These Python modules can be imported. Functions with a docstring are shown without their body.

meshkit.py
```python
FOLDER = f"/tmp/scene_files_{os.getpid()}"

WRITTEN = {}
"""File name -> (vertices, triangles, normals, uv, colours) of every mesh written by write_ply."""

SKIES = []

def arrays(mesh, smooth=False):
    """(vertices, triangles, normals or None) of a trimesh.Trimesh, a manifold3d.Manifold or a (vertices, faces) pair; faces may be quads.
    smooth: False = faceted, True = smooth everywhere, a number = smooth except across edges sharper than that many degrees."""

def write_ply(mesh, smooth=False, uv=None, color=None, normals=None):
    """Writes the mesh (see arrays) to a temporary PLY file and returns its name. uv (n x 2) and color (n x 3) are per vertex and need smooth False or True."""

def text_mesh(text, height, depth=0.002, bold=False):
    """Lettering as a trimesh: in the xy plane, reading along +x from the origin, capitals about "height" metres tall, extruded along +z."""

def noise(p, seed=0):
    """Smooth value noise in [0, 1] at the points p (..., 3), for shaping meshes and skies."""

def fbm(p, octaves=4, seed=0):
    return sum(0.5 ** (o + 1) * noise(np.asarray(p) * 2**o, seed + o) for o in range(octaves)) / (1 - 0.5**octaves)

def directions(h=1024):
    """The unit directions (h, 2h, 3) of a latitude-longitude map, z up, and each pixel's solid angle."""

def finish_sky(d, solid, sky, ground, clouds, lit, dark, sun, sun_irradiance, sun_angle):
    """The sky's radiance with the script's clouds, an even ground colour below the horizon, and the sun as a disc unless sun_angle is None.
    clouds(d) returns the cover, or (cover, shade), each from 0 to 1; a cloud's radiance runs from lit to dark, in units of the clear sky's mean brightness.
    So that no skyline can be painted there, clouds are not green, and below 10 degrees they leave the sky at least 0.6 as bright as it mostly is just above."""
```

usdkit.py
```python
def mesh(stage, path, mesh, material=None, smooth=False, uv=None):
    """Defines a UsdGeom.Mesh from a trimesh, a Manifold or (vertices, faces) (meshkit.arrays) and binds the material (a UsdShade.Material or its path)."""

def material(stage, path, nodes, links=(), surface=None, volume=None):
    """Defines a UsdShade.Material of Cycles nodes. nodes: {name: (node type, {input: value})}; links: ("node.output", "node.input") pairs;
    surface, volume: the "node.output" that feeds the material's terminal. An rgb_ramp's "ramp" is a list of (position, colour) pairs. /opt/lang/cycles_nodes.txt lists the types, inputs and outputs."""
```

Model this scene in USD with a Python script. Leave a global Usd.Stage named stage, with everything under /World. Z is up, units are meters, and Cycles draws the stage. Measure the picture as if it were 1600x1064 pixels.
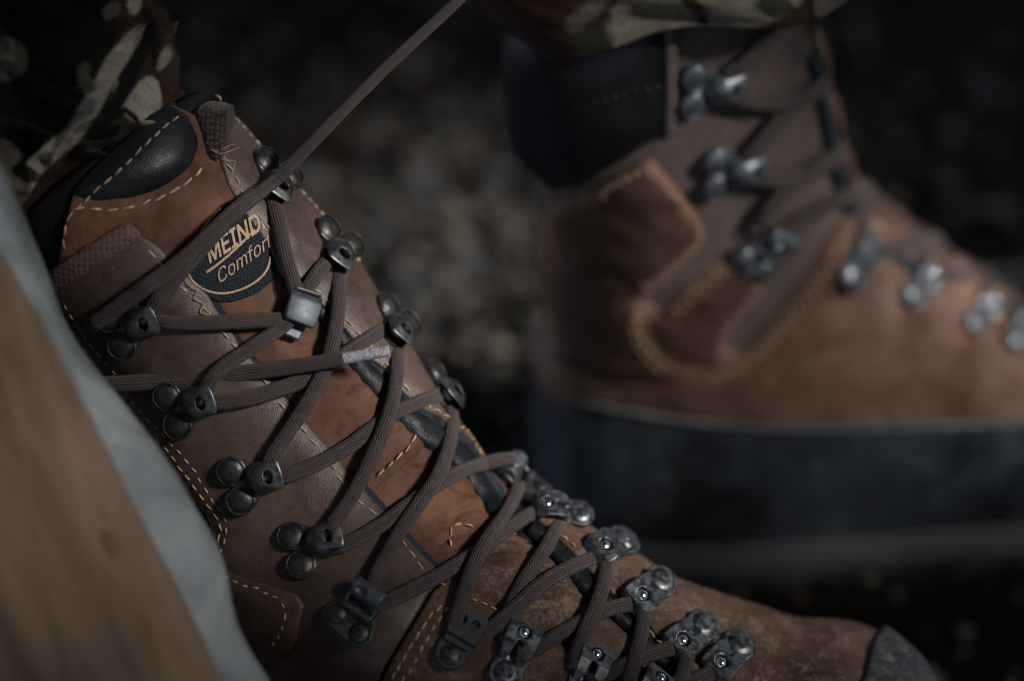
import math, random
import numpy as np, trimesh, usdkit, meshkit
import manifold3d as m3
from scipy.interpolate import CubicSpline, PchipInterpolator
from scipy.spatial import Delaunay, cKDTree
from shapely.geometry import Polygon, Point, LineString
import shapely
from pxr import Usd, UsdGeom, UsdLux, UsdShade, Gf, Sdf, Vt

random.seed(7); RNG = np.random.default_rng(7)
stage = Usd.Stage.CreateInMemory()
UsdGeom.SetStageUpAxis(stage, 'Z')
UsdGeom.Xform.Define(stage, '/World')
stage.SetDefaultPrim(stage.GetPrimAtPath('/World'))

# ------------------------------------------------------------------ camera, sky, sun
PITCH, FOCAL, CAMH = math.radians(37), 85.0, 0.658
FOCUS, FSTOP, EXPOSURE = 0.816, 2.7, 2.35
SUN_DIR = np.array([0.70, -0.34, 0.62]); SUN_DIR = SUN_DIR / np.linalg.norm(SUN_DIR)
SUN_I, SUN_ANGLE, SKY = 0.40, 10.5, 0.05

FPX = FOCAL / 36 * 1600
CAM = np.array([0, 0, CAMH])
CF = np.array([0, math.cos(PITCH), -math.sin(PITCH)])
CU = np.array([0, math.sin(PITCH), math.cos(PITCH)])
CR = np.array([1.0, 0, 0])
cam = UsdGeom.Camera.Define(stage, '/World/camera')
cam.AddTransformOp().Set(Gf.Matrix4d(*CR, 0, *CU, 0, *(-CF), 0, *CAM, 1))
cam.CreateFocalLengthAttr(FOCAL); cam.CreateHorizontalApertureAttr(36.0)
cam.CreateFStopAttr(FSTOP); cam.CreateFocusDistanceAttr(FOCUS)
cam.CreateExposureAttr(EXPOSURE)
cam.CreateClippingRangeAttr(Gf.Vec2f(0.02, 200))

el, rot = math.asin(SUN_DIR[2]), math.atan2(SUN_DIR[0], SUN_DIR[1])
skym = usdkit.material(stage, '/World/Looks/sky', {
    's': ('sky_texture', {'sky_type': 'single_scattering', 'sun_disc': False, 'sun_elevation': el, 'sun_rotation': rot, "air_density": 0.16, "aerosol_density": 0.16}),
    'h': ('hsv', {'saturation': 0.45, 'value': 1.0}),
    'b': ('background_shader', {'strength': SKY})}, [('s.color', 'h.color'), ('h.color', 'b.color')], surface='b.background')
dome = UsdLux.DomeLight.Define(stage, '/World/sky')
UsdShade.MaterialBindingAPI.Apply(dome.GetPrim()).Bind(skym)
dome.GetPrim().SetCustomDataByKey('kind', 'structure')
sun = UsdLux.DistantLight.Define(stage, '/World/sun')
sun.CreateNormalizeAttr(True); sun.CreateIntensityAttr(SUN_I); sun.CreateAngleAttr(SUN_ANGLE)
sun.CreateColorAttr(Gf.Vec3f(1.0, 0.97, 0.93))
_z = SUN_DIR; _x = np.cross([0, 1, 0], _z); _x /= np.linalg.norm(_x); _y = np.cross(_z, _x)
sun.AddTransformOp().Set(Gf.Matrix4d(*_x, 0, *_y, 0, *_z, 0, 0, 0, 3, 1))

def nz(v): v = np.asarray(v, float); return v / np.linalg.norm(v, axis=-1, keepdims=True)
def cv(x, y, z): return x * CR + y * CU - z * CF          # right, up, towards the viewer -> world
def ray(px, py): return CF + (px - 800) / FPX * CR - (py - 532) / FPX * CU
def P(px, py, d): return CAM + d * ray(px, py)
def Pz(px, py, z): r = ray(px, py); return CAM + (z - CAMH) / r[2] * r
def Py(px, py, y): r = ray(px, py); return CAM + y / r[1] * r
def proj(p):
    q = np.asarray(p) - CAM; d = q @ CF
    return np.stack([800 + FPX * (q @ CR) / d, 532 - FPX * (q @ CU) / d], -1), d

# ------------------------------------------------------------------ prims
used = {}
def fresh(parent, name):
    k = (parent, name); n = used.get(k, 0); used[k] = n + 1
    return f'{parent}/{name}' if n == 0 else f'{parent}/{name}_{n:03d}'
BASES = {}
def tag(prim, label=None, cat=None, group=None, kind=None):
    for k, v in (('label', label), ('category', cat), ('group', group), ('kind', kind)):
        if v: prim.SetCustomDataByKey(k, v)
    return prim
def thing(name, label, cat, base=(0, 0, 0), group=None, kind=None):
    path = fresh('/World', name)
    x = UsdGeom.Xform.Define(stage, path); x.AddTranslateOp().Set(Gf.Vec3d(*map(float, base)))
    BASES[path] = np.array(base, float)
    tag(x.GetPrim(), label, cat, group, kind)
    return path
def base_of(path):
    for k, v in BASES.items():
        if path == k or path.startswith(k + '/'): return v
    return np.zeros(3)
def obj(parent, name, mesh, mat, smooth=30, label=None, kind=None, uv=None, col=None):
    """mesh in world coordinates -> one Mesh prim, under parent"""
    path = fresh(parent, name)
    v, f, _ = meshkit.arrays(mesh, False)
    mm = trimesh.Trimesh(v - base_of(parent), f, process=False)
    g = usdkit.mesh(stage, path, mm, MAT[mat], smooth=(True if (uv is not None or col is not None) else smooth), uv=uv)
    if col is not None:
        UsdGeom.PrimvarsAPI(g).CreatePrimvar('tint', Sdf.ValueTypeNames.Color3fArray, 'vertex').Set(Vt.Vec3fArray.FromNumpy(np.asarray(col, np.float32)))
    tag(g.GetPrim(), label, None, None, kind)
    return path
def cat(meshes): return trimesh.util.concatenate([to_tm(m) for m in meshes])
def to_tm(m):
    v, f, _ = meshkit.arrays(m, False); return trimesh.Trimesh(v, f, process=False)

# ------------------------------------------------------------------ materials
MAT = {}
def mat(name, nodes, links, surface='p.BSDF'):
    MAT[name] = usdkit.material(stage, '/World/Looks/' + name, nodes, links, surface=surface)
def leather(name, c0, c1, rough, patch_scale, grain, bump, dust=0.0, dustc=(0.22, 0.18, 0.15), sheen=0.0, wrinkle=0.0, spec=0.5, wscale=(1, 1, 1), rough2=None):
    n = {'g': ('geometry', {}),
         'n1': ('noise_texture', {'scale': patch_scale, 'detail': 4, 'roughness': 0.6}),
         'r1': ('rgb_ramp', {'ramp': [(0.3, c0), (0.68, c1)]}),
         'n2': ('noise_texture', {'scale': patch_scale * 14, 'detail': 5, 'roughness': 0.7}),
         'm2': ('mix', {'mix_type': 'multiply', 'fac': 0.55}),
         'r2': ('rgb_ramp', {'ramp': [(0.3, (0.55, 0.55, 0.55)), (0.7, (1.25, 1.25, 1.25))]}),
         'v': ('voronoi_texture', {'scale': grain, 'feature': 'smooth_f1', 'smoothness': 0.4}),
         'n3': ('noise_texture', {'scale': grain * 0.45, 'detail': 3}),
         'a1': ('math', {'math_type': 'multiply_add', 'value2': 0.5}),
         'wm': ('mapping', {'scale': wscale}),
         'wn': ('noise_texture', {'scale': 190, 'detail': 5, 'roughness': 0.62, 'distortion': 0.7}),
         'a2': ('math', {'math_type': 'multiply_add', 'value2': wrinkle}),
         'b': ('bump', {'strength': 1.0, 'distance': bump}),
         'd1': ('noise_texture', {'scale': patch_scale * 2.3, 'detail': 6, 'roughness': 0.75}),
         'd2': ('noise_texture', {'scale': 620, 'detail': 5, 'roughness': 0.75}),
         'dm': ('math', {'math_type': 'multiply'}),
         'dr': ('rgb_ramp', {'ramp': [(0.34 - 0.1 * dust, (0, 0, 0)), (0.50 - 0.1 * dust, (dust, dust, dust))]}),
         'dx': ('mix', {'mix_type': 'mix', 'color2': dustc}),
         'rr': ('map_range', {'from_min': 0.3, 'from_max': 0.7, 'to_min': rough - 0.08, 'to_max': (rough2 or rough + 0.1)}),
         'p': ('principled_bsdf', {'sheen_weight': sheen, 'sheen_roughness': 0.5, 'specular_ior_level': spec})}
    l = [('g.position', k + '.vector') for k in ('n1', 'n2', 'v', 'n3', 'd1', 'd2', 'wm')] + [
         ('wm.vector', 'wn.vector'), ('n1.fac', 'r1.fac'), ('r1.color', 'm2.color1'), ('n2.fac', 'r2.fac'), ('r2.color', 'm2.color2'),
         ('n3.fac', 'a1.value1'), ('v.distance', 'a1.value3'), ('wn.fac', 'a2.value1'), ('a1.value', 'a2.value3'), ('a2.value', 'b.height'), ('b.normal', 'p.normal'),
         ('d1.fac', 'dm.value1'), ('d2.fac', 'dm.value2'), ('dm.value', 'dr.fac'), ('dr.color', 'dx.fac'), ('m2.color', 'dx.color1'),
         ('dx.color', 'p.base_color'), ('n2.fac', 'rr.value'), ('rr.result', 'p.roughness')]
    mat(name, n, l)
leather('smooth_leather', (0.045, 0.0275, 0.0215), (0.098, 0.0630, 0.0505), 0.38, 24, 2600, 0.00009, dust=0.36, wrinkle=0.6, spec=0.34)
leather('tongue_nubuck', (0.042, 0.0175, 0.010), (0.170, 0.080, 0.046), 0.6, 44, 2600, 0.00009, dust=0.22, sheen=0.03, wrinkle=0.3, spec=0.15)
leather('foot_nubuck', (0.042, 0.0215, 0.014), (0.118, 0.064, 0.041), 0.62, 36, 2200, 0.00014, dust=0.95, dustc=(0.20, 0.15, 0.115), sheen=0.02, spec=0.15)
leather('far_nubuck', (0.062, 0.030, 0.019), (0.225, 0.128, 0.088), 0.6, 20, 1500, 0.0001, dust=0.8, dustc=(.25, .195, .16), sheen=0.02, spec=0.2)
leather('dark_nubuck', (0.040, 0.020, 0.014), (0.10, 0.055, 0.040), 0.55, 22, 1500, 0.0001, dust=0.2, spec=0.3)
leather('far_smooth', (0.085, 0.062, 0.058), (0.135, 0.102, 0.096), 0.5, 20, 1400, 0.0001, dust=0.2, spec=0.4)
leather('black_leather', (0.005, 0.0055, 0.007), (0.013, 0.014, 0.018), 0.42, 30, 1500, 0.00010, dust=0.0, wrinkle=0.45, spec=0.16)
leather('collar_leather', (0.006, 0.0065, 0.008), (0.013, 0.014, 0.017), 0.38, 30, 1900, 0.00008, dust=0.0, wrinkle=0.5, spec=0.28)
leather('dark_edge', (0.012, 0.018, 0.026), (0.024, 0.034, 0.045), 0.85, 60, 1800, 0.0002, spec=0.15)
leather('rubber', (0.007, 0.009, 0.012), (0.046, 0.056, 0.068), 0.55, 18, 1200, 0.00015, dust=0.9, dustc=(0.12, 0.14, 0.16), spec=0.15)
leather('dirty_rubber', (0.012, 0.016, 0.021), (0.042, 0.048, 0.056), 0.7, 60, 900, 0.0003, dust=0.9, dustc=(0.18, 0.165, 0.145), spec=0.25)
leather('midsole_foam', (0.095, 0.093, 0.100), (0.13, 0.126, 0.132), 0.8, 25, 700, 0.0002, dust=0.3, spec=0.15)
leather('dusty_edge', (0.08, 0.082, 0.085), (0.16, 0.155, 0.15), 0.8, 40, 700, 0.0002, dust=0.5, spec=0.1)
def simple(name, c, rough, metal=0.0, nscale=0, amount=0.0, bump=0.0, bscale=0, spec=0.5, sheen=0.0, c2=None, wear=0.0):
    n = {'g': ('geometry', {}), 'n1': ('noise_texture', {'scale': nscale or 100, 'detail': 5, 'roughness': 0.7}),
         'r1': ('rgb_ramp', {'ramp': [(0.35, c), (0.65, c2 or c)]}),
         'n2': ('noise_texture', {'scale': bscale or 800, 'detail': 4}), 'b': ('bump', {'distance': bump or 1e-6}),
         'rr': ('map_range', {'from_min': 0.3, 'from_max': 0.7, 'to_min': max(rough - amount, 0.03), 'to_max': rough + amount}),
         'p': ('principled_bsdf', {'metallic': metal, 'specular_ior_level': spec, 'sheen_weight': sheen})}
    mat(name, n, [('g.position', 'n1.vector'), ('g.position', 'n2.vector'), ('n1.fac', 'r1.fac'), ('r1.color', 'p.base_color'),
                  ('n1.fac', 'rr.value'), ('rr.result', 'p.roughness'), ('n2.fac', 'b.height'), ('b.normal', 'p.normal')])
simple('gunmetal', (0.045, 0.045, 0.047), 0.36, 0.8, 260, 0.12, 0.00006, 900, c2=(0.13, 0.127, 0.125))
simple('rivet_cap', (0.026, 0.025, 0.024), 0.42, 0.75, 420, 0.12, 0.00010, 1300, c2=(0.066, 0.062, 0.057))
simple('worn_steel', (0.035, 0.038, 0.042), 0.38, 0.8, 420, 0.16, 0.00005, 700, c2=(0.16, 0.17, 0.18))
simple('black_enamel', (0.016, 0.018, 0.021), 0.5, 0.1, 420, 0.12, 0.00008, 900, c2=(0.03, 0.033, 0.037), spec=0.35)
simple('grey_metal', (0.06, 0.069, 0.08), 0.5, 0.6, 500, 0.1, 0.00005, 1500, c2=(0.11, 0.124, 0.138))
simple('bright_steel', (0.75, 0.77, 0.8), 0.16, 1.0, 300, 0.05)
simple('far_metal', (0.085, 0.096, 0.108), 0.38, 0.75, 200, 0.1, c2=(0.24, 0.265, 0.29))
simple('thread', (0.26, 0.16, 0.09), 0.8, 0, 420, 0.05, 0.00012, 4500, c2=(0.55, 0.38, 0.24), spec=0.1)
simple('far_thread', (0.22, 0.14, 0.085), 0.8, 0, 900, 0.05, c2=(0.30, 0.20, 0.13), spec=0.1)
simple('dark_thread', (0.035, 0.025, 0.018), 0.8, 0, 900, 0.05, c2=(0.05, 0.035, 0.026), spec=0.1)
simple('label_thread', (0.24, 0.16, 0.095), 0.8, 0, 2300, 0.05, 0.00025, 3000, c2=(0.66, 0.50, 0.34), spec=0.1)
simple('tan_print', (0.26, 0.16, 0.11), 0.8, 0, 1700, 0.05, c2=(0.52, 0.36, 0.26), spec=0.1)
simple('aglet', (0.16, 0.15, 0.17), 0.22, 0, 900, 0.06, 0.0001, 1500, c2=(0.50, 0.49, 0.53), spec=0.8)
simple('black_textile', (0.008, 0.008, 0.009), 0.9, 0, 300, 0.02, 0.0004, 1600, c2=(0.014, 0.014, 0.015), spec=0.1)
# lace: chevrons of braided yarn, u along the cord in millimetres, v counts the columns round it
def M_(t, **k): return ('math', {'math_type': t, **k})
def braid(name, c_low, c_high, rough, depth, pitch=1.15):
    n = {'u': ('uvmap', {'attribute': 'st'}), 's': ('separate_xyz', {}), 'up': M_('divide', value2=pitch), 'fr': M_('pingpong', value2=1.0), 'ph': M_('add'),
         'fl': M_('floor'), 'hf': M_('multiply_add', value2=0.5), 'pi': M_('multiply', value2=math.pi), 'sn': M_('sine'), 'ab': M_('absolute'), 'pw': M_('power', value2=0.6),
         'vf': M_('fraction'), 'vp': M_('multiply', value2=math.pi), 'vs': M_('sine'), 'vw': M_('multiply_add', value2=0.55, value3=0.45), 'h': M_('multiply'),
         'g': ('geometry', {}), 'n1': ('noise_texture', {'scale': 3500, 'detail': 3}), 'hn': M_('multiply_add', value2=0.35), 'b': ('bump', {'distance': depth, 'strength': 1.0}),
         'r': ('rgb_ramp', {'ramp': [(0.12, c_low), (0.75, c_high)]}), 'n2': ('noise_texture', {'scale': 260, 'detail': 6, 'roughness': .75}), 'r2': ('rgb_ramp', {'ramp': [(.3, (.65, .65, .65)), (.72, (1.25, 1.22, 1.2))]}),
         'm': ('mix', {'mix_type': 'multiply', 'fac': 1.0}), 'p': ('principled_bsdf', {'roughness': rough, 'sheen_weight': 0.08, 'sheen_roughness': 0.4, 'specular_ior_level': 0.2})}
    mat(name, n, [('u.UV', 's.vector'), ('s.x', 'up.value1'), ('s.y', 'fr.value1'), ('up.value', 'ph.value1'), ('fr.value', 'ph.value2'), ('s.y', 'fl.value1'), ('fl.value', 'hf.value1'), ('ph.value', 'hf.value3'),
        ('hf.value', 'pi.value1'), ('pi.value', 'sn.value1'), ('sn.value', 'ab.value1'), ('ab.value', 'pw.value1'), ('s.y', 'vf.value1'), ('vf.value', 'vp.value1'), ('vp.value', 'vs.value1'), ('vs.value', 'vw.value1'),
        ('pw.value', 'h.value1'), ('vw.value', 'h.value2'), ('g.position', 'n1.vector'), ('g.position', 'n2.vector'), ('n1.fac', 'hn.value1'), ('h.value', 'hn.value3'), ('hn.value', 'b.height'), ('b.normal', 'p.normal'),
        ('h.value', 'r.fac'), ('r.color', 'm.color1'), ('n2.fac', 'r2.fac'), ('r2.color', 'm.color2'), ('m.color', 'p.base_color')])
braid('lace', (0.004, 0.0028, 0.0028), (0.098, 0.074, 0.072), 0.8, 0.0006, 1.4)
# woven cloth with printed camouflage (print = tint primvar)
n = {'a': ('attribute', {'attribute': 'tint'}), 'u': ('uvmap', {'attribute': 'st'}), 'mp': ('mapping', {'scale': (1, 1, 1)}),
     'w1': ('wave_texture', {'scale': 0.45, 'bands_direction': 'x'}), 'w2': ('wave_texture', {'scale': 0.45, 'bands_direction': 'y'}),
     'm': ('math', {'math_type': 'add'}), 'b': ('bump', {'distance': 0.00012, 'strength': 0.8}), 'g': ('geometry', {}),
     'n': ('noise_texture', {'scale': 500, 'detail': 5}), 'r': ('rgb_ramp', {'ramp': [(0.3, (0.75, 0.75, 0.75)), (0.7, (1.15, 1.15, 1.15))]}),
     'mx': ('mix', {'mix_type': 'multiply', 'fac': 1.0}), 'p': ('principled_bsdf', {'roughness': 0.85, 'sheen_weight': 0.03, 'specular_ior_level': 0.08})}
mat('camouflage_cloth', n, [('u.UV', 'mp.vector'), ('mp.vector', 'w1.vector'), ('mp.vector', 'w2.vector'), ('w1.fac', 'm.value1'), ('w2.fac', 'm.value2'),
    ('m.value', 'b.height'), ('b.normal', 'p.normal'), ('g.position', 'n.vector'), ('n.fac', 'r.fac'), ('a.color', 'mx.color1'), ('r.color', 'mx.color2'), ('mx.color', 'p.base_color')])
# knit cuff
n = {'g': ('geometry', {}), 'v': ('voronoi_texture', {'scale': 620, 'randomness': 0.25}), 'r': ('rgb_ramp', {'ramp': [(0.25, (0.055, 0.032, 0.028)), (0.6, (0.012, 0.008, 0.008))]}),
     'b': ('bump', {'distance': 0.0006, 'invert': True}), 'p': ('principled_bsdf', {'roughness': 0.9, 'sheen_weight': 0.2, 'specular_ior_level': 0.2})}
mat('knit_textile', n, [('g.position', 'v.vector'), ('v.distance', 'r.fac'), ('r.color', 'p.base_color'), ('v.distance', 'b.height'), ('b.normal', 'p.normal')])
n = {'g': ('geometry', {}), 'v': ('voronoi_texture', {'scale': 520, 'randomness': 0.15}), 'r': ('rgb_ramp', {'ramp': [(0.12, (0.008, 0.006, 0.006)), (0.3, (0.085, 0.048, 0.040))]}),
     'b': ('bump', {'distance': 0.0004}), 'p': ('principled_bsdf', {'roughness': 0.7})}
mat('perforated_leather', n, [('g.position', 'v.vector'), ('v.distance', 'r.fac'), ('r.color', 'p.base_color'), ('v.distance', 'b.height'), ('b.normal', 'p.normal')])
n = {'g': ('geometry', {}), 'v': ('voronoi_texture', {'scale': 900, 'randomness': 0.3}), 'r': ('rgb_ramp', {'ramp': [(0.1, (0.030, 0.034, 0.041)), (0.5, (0.009, 0.011, 0.015))]}),
     'b': ('bump', {'distance': 0.00035, 'invert': True}), 'p': ('principled_bsdf', {'roughness': 0.75, 'specular_ior_level': 0.15})}
mat('woven_label', n, [('g.position', 'v.vector'), ('v.distance', 'r.fac'), ('r.color', 'p.base_color'), ('v.distance', 'b.height'), ('b.normal', 'p.normal')])

# ------------------------------------------------------------------ a boot as a bent, tapering surface
class Surf:
    """F: front line, B: line behind it, Lt: sideways direction, w: half width, kf: share of the depth in front of the widest place, ex: squareness"""
    def __init__(self, F, B, Lt, w, kf, ex, disp=None):
        n = len(F); self.n = n; t = np.arange(n)
        self.cF, self.cB, self.cL = (CubicSpline(t, np.asarray(a, float)) for a in (F, B, Lt))
        self.cw, self.ck, self.ce = (PchipInterpolator(t, np.asarray(a, float)) for a in (w, kf, ex))
        self.disp = disp
        ss = np.linspace(0, n - 1, 400); f = self.cF(ss)
        self.sa = ss; self.sl = np.r_[0, np.cumsum(np.linalg.norm(np.diff(f, axis=0), axis=1))]
        self.grid()
    def raw(self, s, th):
        s = np.clip(s, 0, self.n - 1)
        F, B, L = self.cF(s), self.cB(s), nz(self.cL(s))
        w, k, e = self.cw(s)[..., None], self.ck(s)[..., None], self.ce(s)
        C = F + k * (B - F)
        c, q = np.cos(th), np.sin(th)
        r = (np.abs(c) ** e + np.abs(q) ** e) ** (-1 / e)
        x, z = (r * q)[..., None], (r * c)[..., None]
        p = C + x * w * L + np.where(z > 0, z * (F - C), -z * (B - C))
        return p, C
    def at(self, s, th, off=0.0, want_n=False):
        s = np.asarray(s, float); th = np.asarray(th, float)
        p, C = self.raw(s, th); h = 0.02
        a = self.raw(np.minimum(s + h, self.n - 1), th)[0] - self.raw(np.maximum(s - h, 0), th)[0]
        b = self.raw(s, th + h)[0] - self.raw(s, th - h)[0]
        nrm = np.cross(a, b); nrm = nrm / np.maximum(np.linalg.norm(nrm, axis=-1, keepdims=True), 1e-12)
        nrm = np.where(((p - C) * nrm).sum(-1, keepdims=True) < 0, -nrm, nrm)
        off = np.asarray(off, float)
        if self.disp is not None: off = off + self.disp(s, th)
        q = p + nrm * (off[..., None] if off.ndim else off)
        return (q, nrm) if want_n else q
    def grid(self):
        ns, nt = 60 * (self.n - 1) // 4 + 1, 181
        s, t = np.meshgrid(np.linspace(0, self.n - 1, ns), np.linspace(-math.pi, math.pi, nt), indexing='ij')
        p, nr = self.at(s, t, 0.0, True)
        vis = ((p - CAM) * nr).sum(-1) < 0
        px, d = proj(p)
        self.g = (s, t, px, d, vis)
        a = np.arange(ns * nt).reshape(ns, nt)
        f = np.vstack([np.stack([a[:-1, :-1], a[1:, :-1], a[1:, 1:]], -1).reshape(-1, 3), np.stack([a[:-1, :-1], a[1:, 1:], a[:-1, 1:]], -1).reshape(-1, 3)])
        v = vis.ravel()
        f = f[v[f].all(1)]
        P2 = px.reshape(-1, 2)
        self.T = (f, P2[f[:, 0]], P2[f[:, 1]], P2[f[:, 2]], s.ravel(), t.ravel(), d.ravel())
        vi = np.unique(f); self.kt = cKDTree(P2[vi]); self.vi = vi
    def uv(self, q):
        """pixel -> (s, theta) on the side turned to the viewer; beyond the outline the nearest point of it"""
        f, A, B, C, s, t, d = self.T
        out = []
        for x, y in np.atleast_2d(np.asarray(q, float)):
            v0, v1 = B - A, C - A; w = np.array([x, y]) - A
            den = v0[:, 0] * v1[:, 1] - v0[:, 1] * v1[:, 0]
            den = np.where(np.abs(den) < 1e-12, 1e-12, den)
            a = (w[:, 0] * v1[:, 1] - w[:, 1] * v1[:, 0]) / den; b = (v0[:, 0] * w[:, 1] - v0[:, 1] * w[:, 0]) / den
            ok = np.nonzero((a >= -1e-6) & (b >= -1e-6) & (a + b <= 1 + 1e-6))[0]
            if len(ok):
                dd = [(1 - a[i] - b[i]) * d[f[i, 0]] + a[i] * d[f[i, 1]] + b[i] * d[f[i, 2]] for i in ok]
                i = ok[int(np.argmin(dd))]; wt = np.array([1 - a[i] - b[i], a[i], b[i]])
                out.append((wt @ s[f[i]], wt @ t[f[i]]))
            else:
                i = self.vi[self.kt.query([x, y])[1]]; out.append((s[i], t[i]))
        return np.array(out)
    def px(self, q, off=0.0, want_n=False):
        u = self.uv(q); return self.at(u[:, 0], u[:, 1], off, want_n)
    def depth(self, q):
        return (self.px(q) - CAM) @ CF
    # metric chart for meshing
    R = 0.045
    def to_m(self, uv): uv = np.asarray(uv, float); return np.stack([np.interp(uv[:, 0], self.sa, self.sl), uv[:, 1] * self.R], -1)
    def to_uv(self, m): return np.stack([np.interp(m[:, 0], self.sl, self.sa), m[:, 1] / self.R], -1)
    def shell(self, off, s0=0, s1=None, ns=160, nt=160, t0=-math.pi, t1=math.pi, cap=True):
        s1 = self.n - 1 if s1 is None else s1
        closed = t1 - t0 > 6.28
        s, t = np.meshgrid(np.linspace(s0, s1, ns), np.linspace(t0, t1, nt, endpoint=not closed), indexing='ij')
        p = self.at(s, t, off).reshape(-1, 3); a = np.arange(ns * nt).reshape(ns, nt)
        b = np.concatenate([a, a[:, :1]], 1) if closed else a
        f = np.vstack([np.stack([b[:-1, :-1], b[1:, :-1], b[1:, 1:]], -1).reshape(-1, 3), np.stack([b[:-1, :-1], b[1:, 1:], b[:-1, 1:]], -1).reshape(-1, 3)])
        if closed and cap:
            for row, fl in ((a[0], 1), (a[-1], 0)):
                p = np.vstack([p, p[row].mean(0)]); c = len(p) - 1; nx = np.roll(row, -1)
                f = np.vstack([f, np.stack([row, nx, np.full(nt, c)], -1) if fl else np.stack([nx, row, np.full(nt, c)], -1)])
        m = trimesh.Trimesh(p, f, process=False)
        if m.volume < 0: m.invert()
        return m

def smooth_poly(pts, it=2):
    pts = np.asarray(pts, float)
    for _ in range(it):
        nx = np.roll(pts, -1, 0); pts = np.stack([0.75 * pts + 0.25 * nx, 0.25 * pts + 0.75 * nx], 1).reshape(-1, 2)
    return pts
def dense(pts, closed=False, step=8.0):
    """curve through pixel points (open), evenly spaced"""
    pts = np.asarray(pts, float)
    if len(pts) > 2:
        t = np.r_[0, np.cumsum(np.sqrt(np.linalg.norm(np.diff(pts, axis=0), axis=1)))]
        pts = CubicSpline(t, pts)(np.linspace(0, t[-1], 30 * len(pts)))
    L = np.r_[0, np.cumsum(np.linalg.norm(np.diff(pts, axis=0), axis=1))]
    u = np.linspace(0, L[-1], max(2, int(L[-1] / step) + 1))
    return np.stack([np.interp(u, L, pts[:, k]) for k in range(pts.shape[1])], -1)
def rings(poly, h):
    out = []
    for g in getattr(poly, 'geoms', [poly]):
        if g.is_empty or g.area < h * h * .3: continue
        for r in (g.exterior, *g.interiors):
            n = max(6, int(r.length / h))
            out.append(np.array([r.interpolate(i / n, normalized=True).coords[0] for i in range(n)]))
    return np.vstack(out) if out else np.zeros((0, 2))
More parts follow.
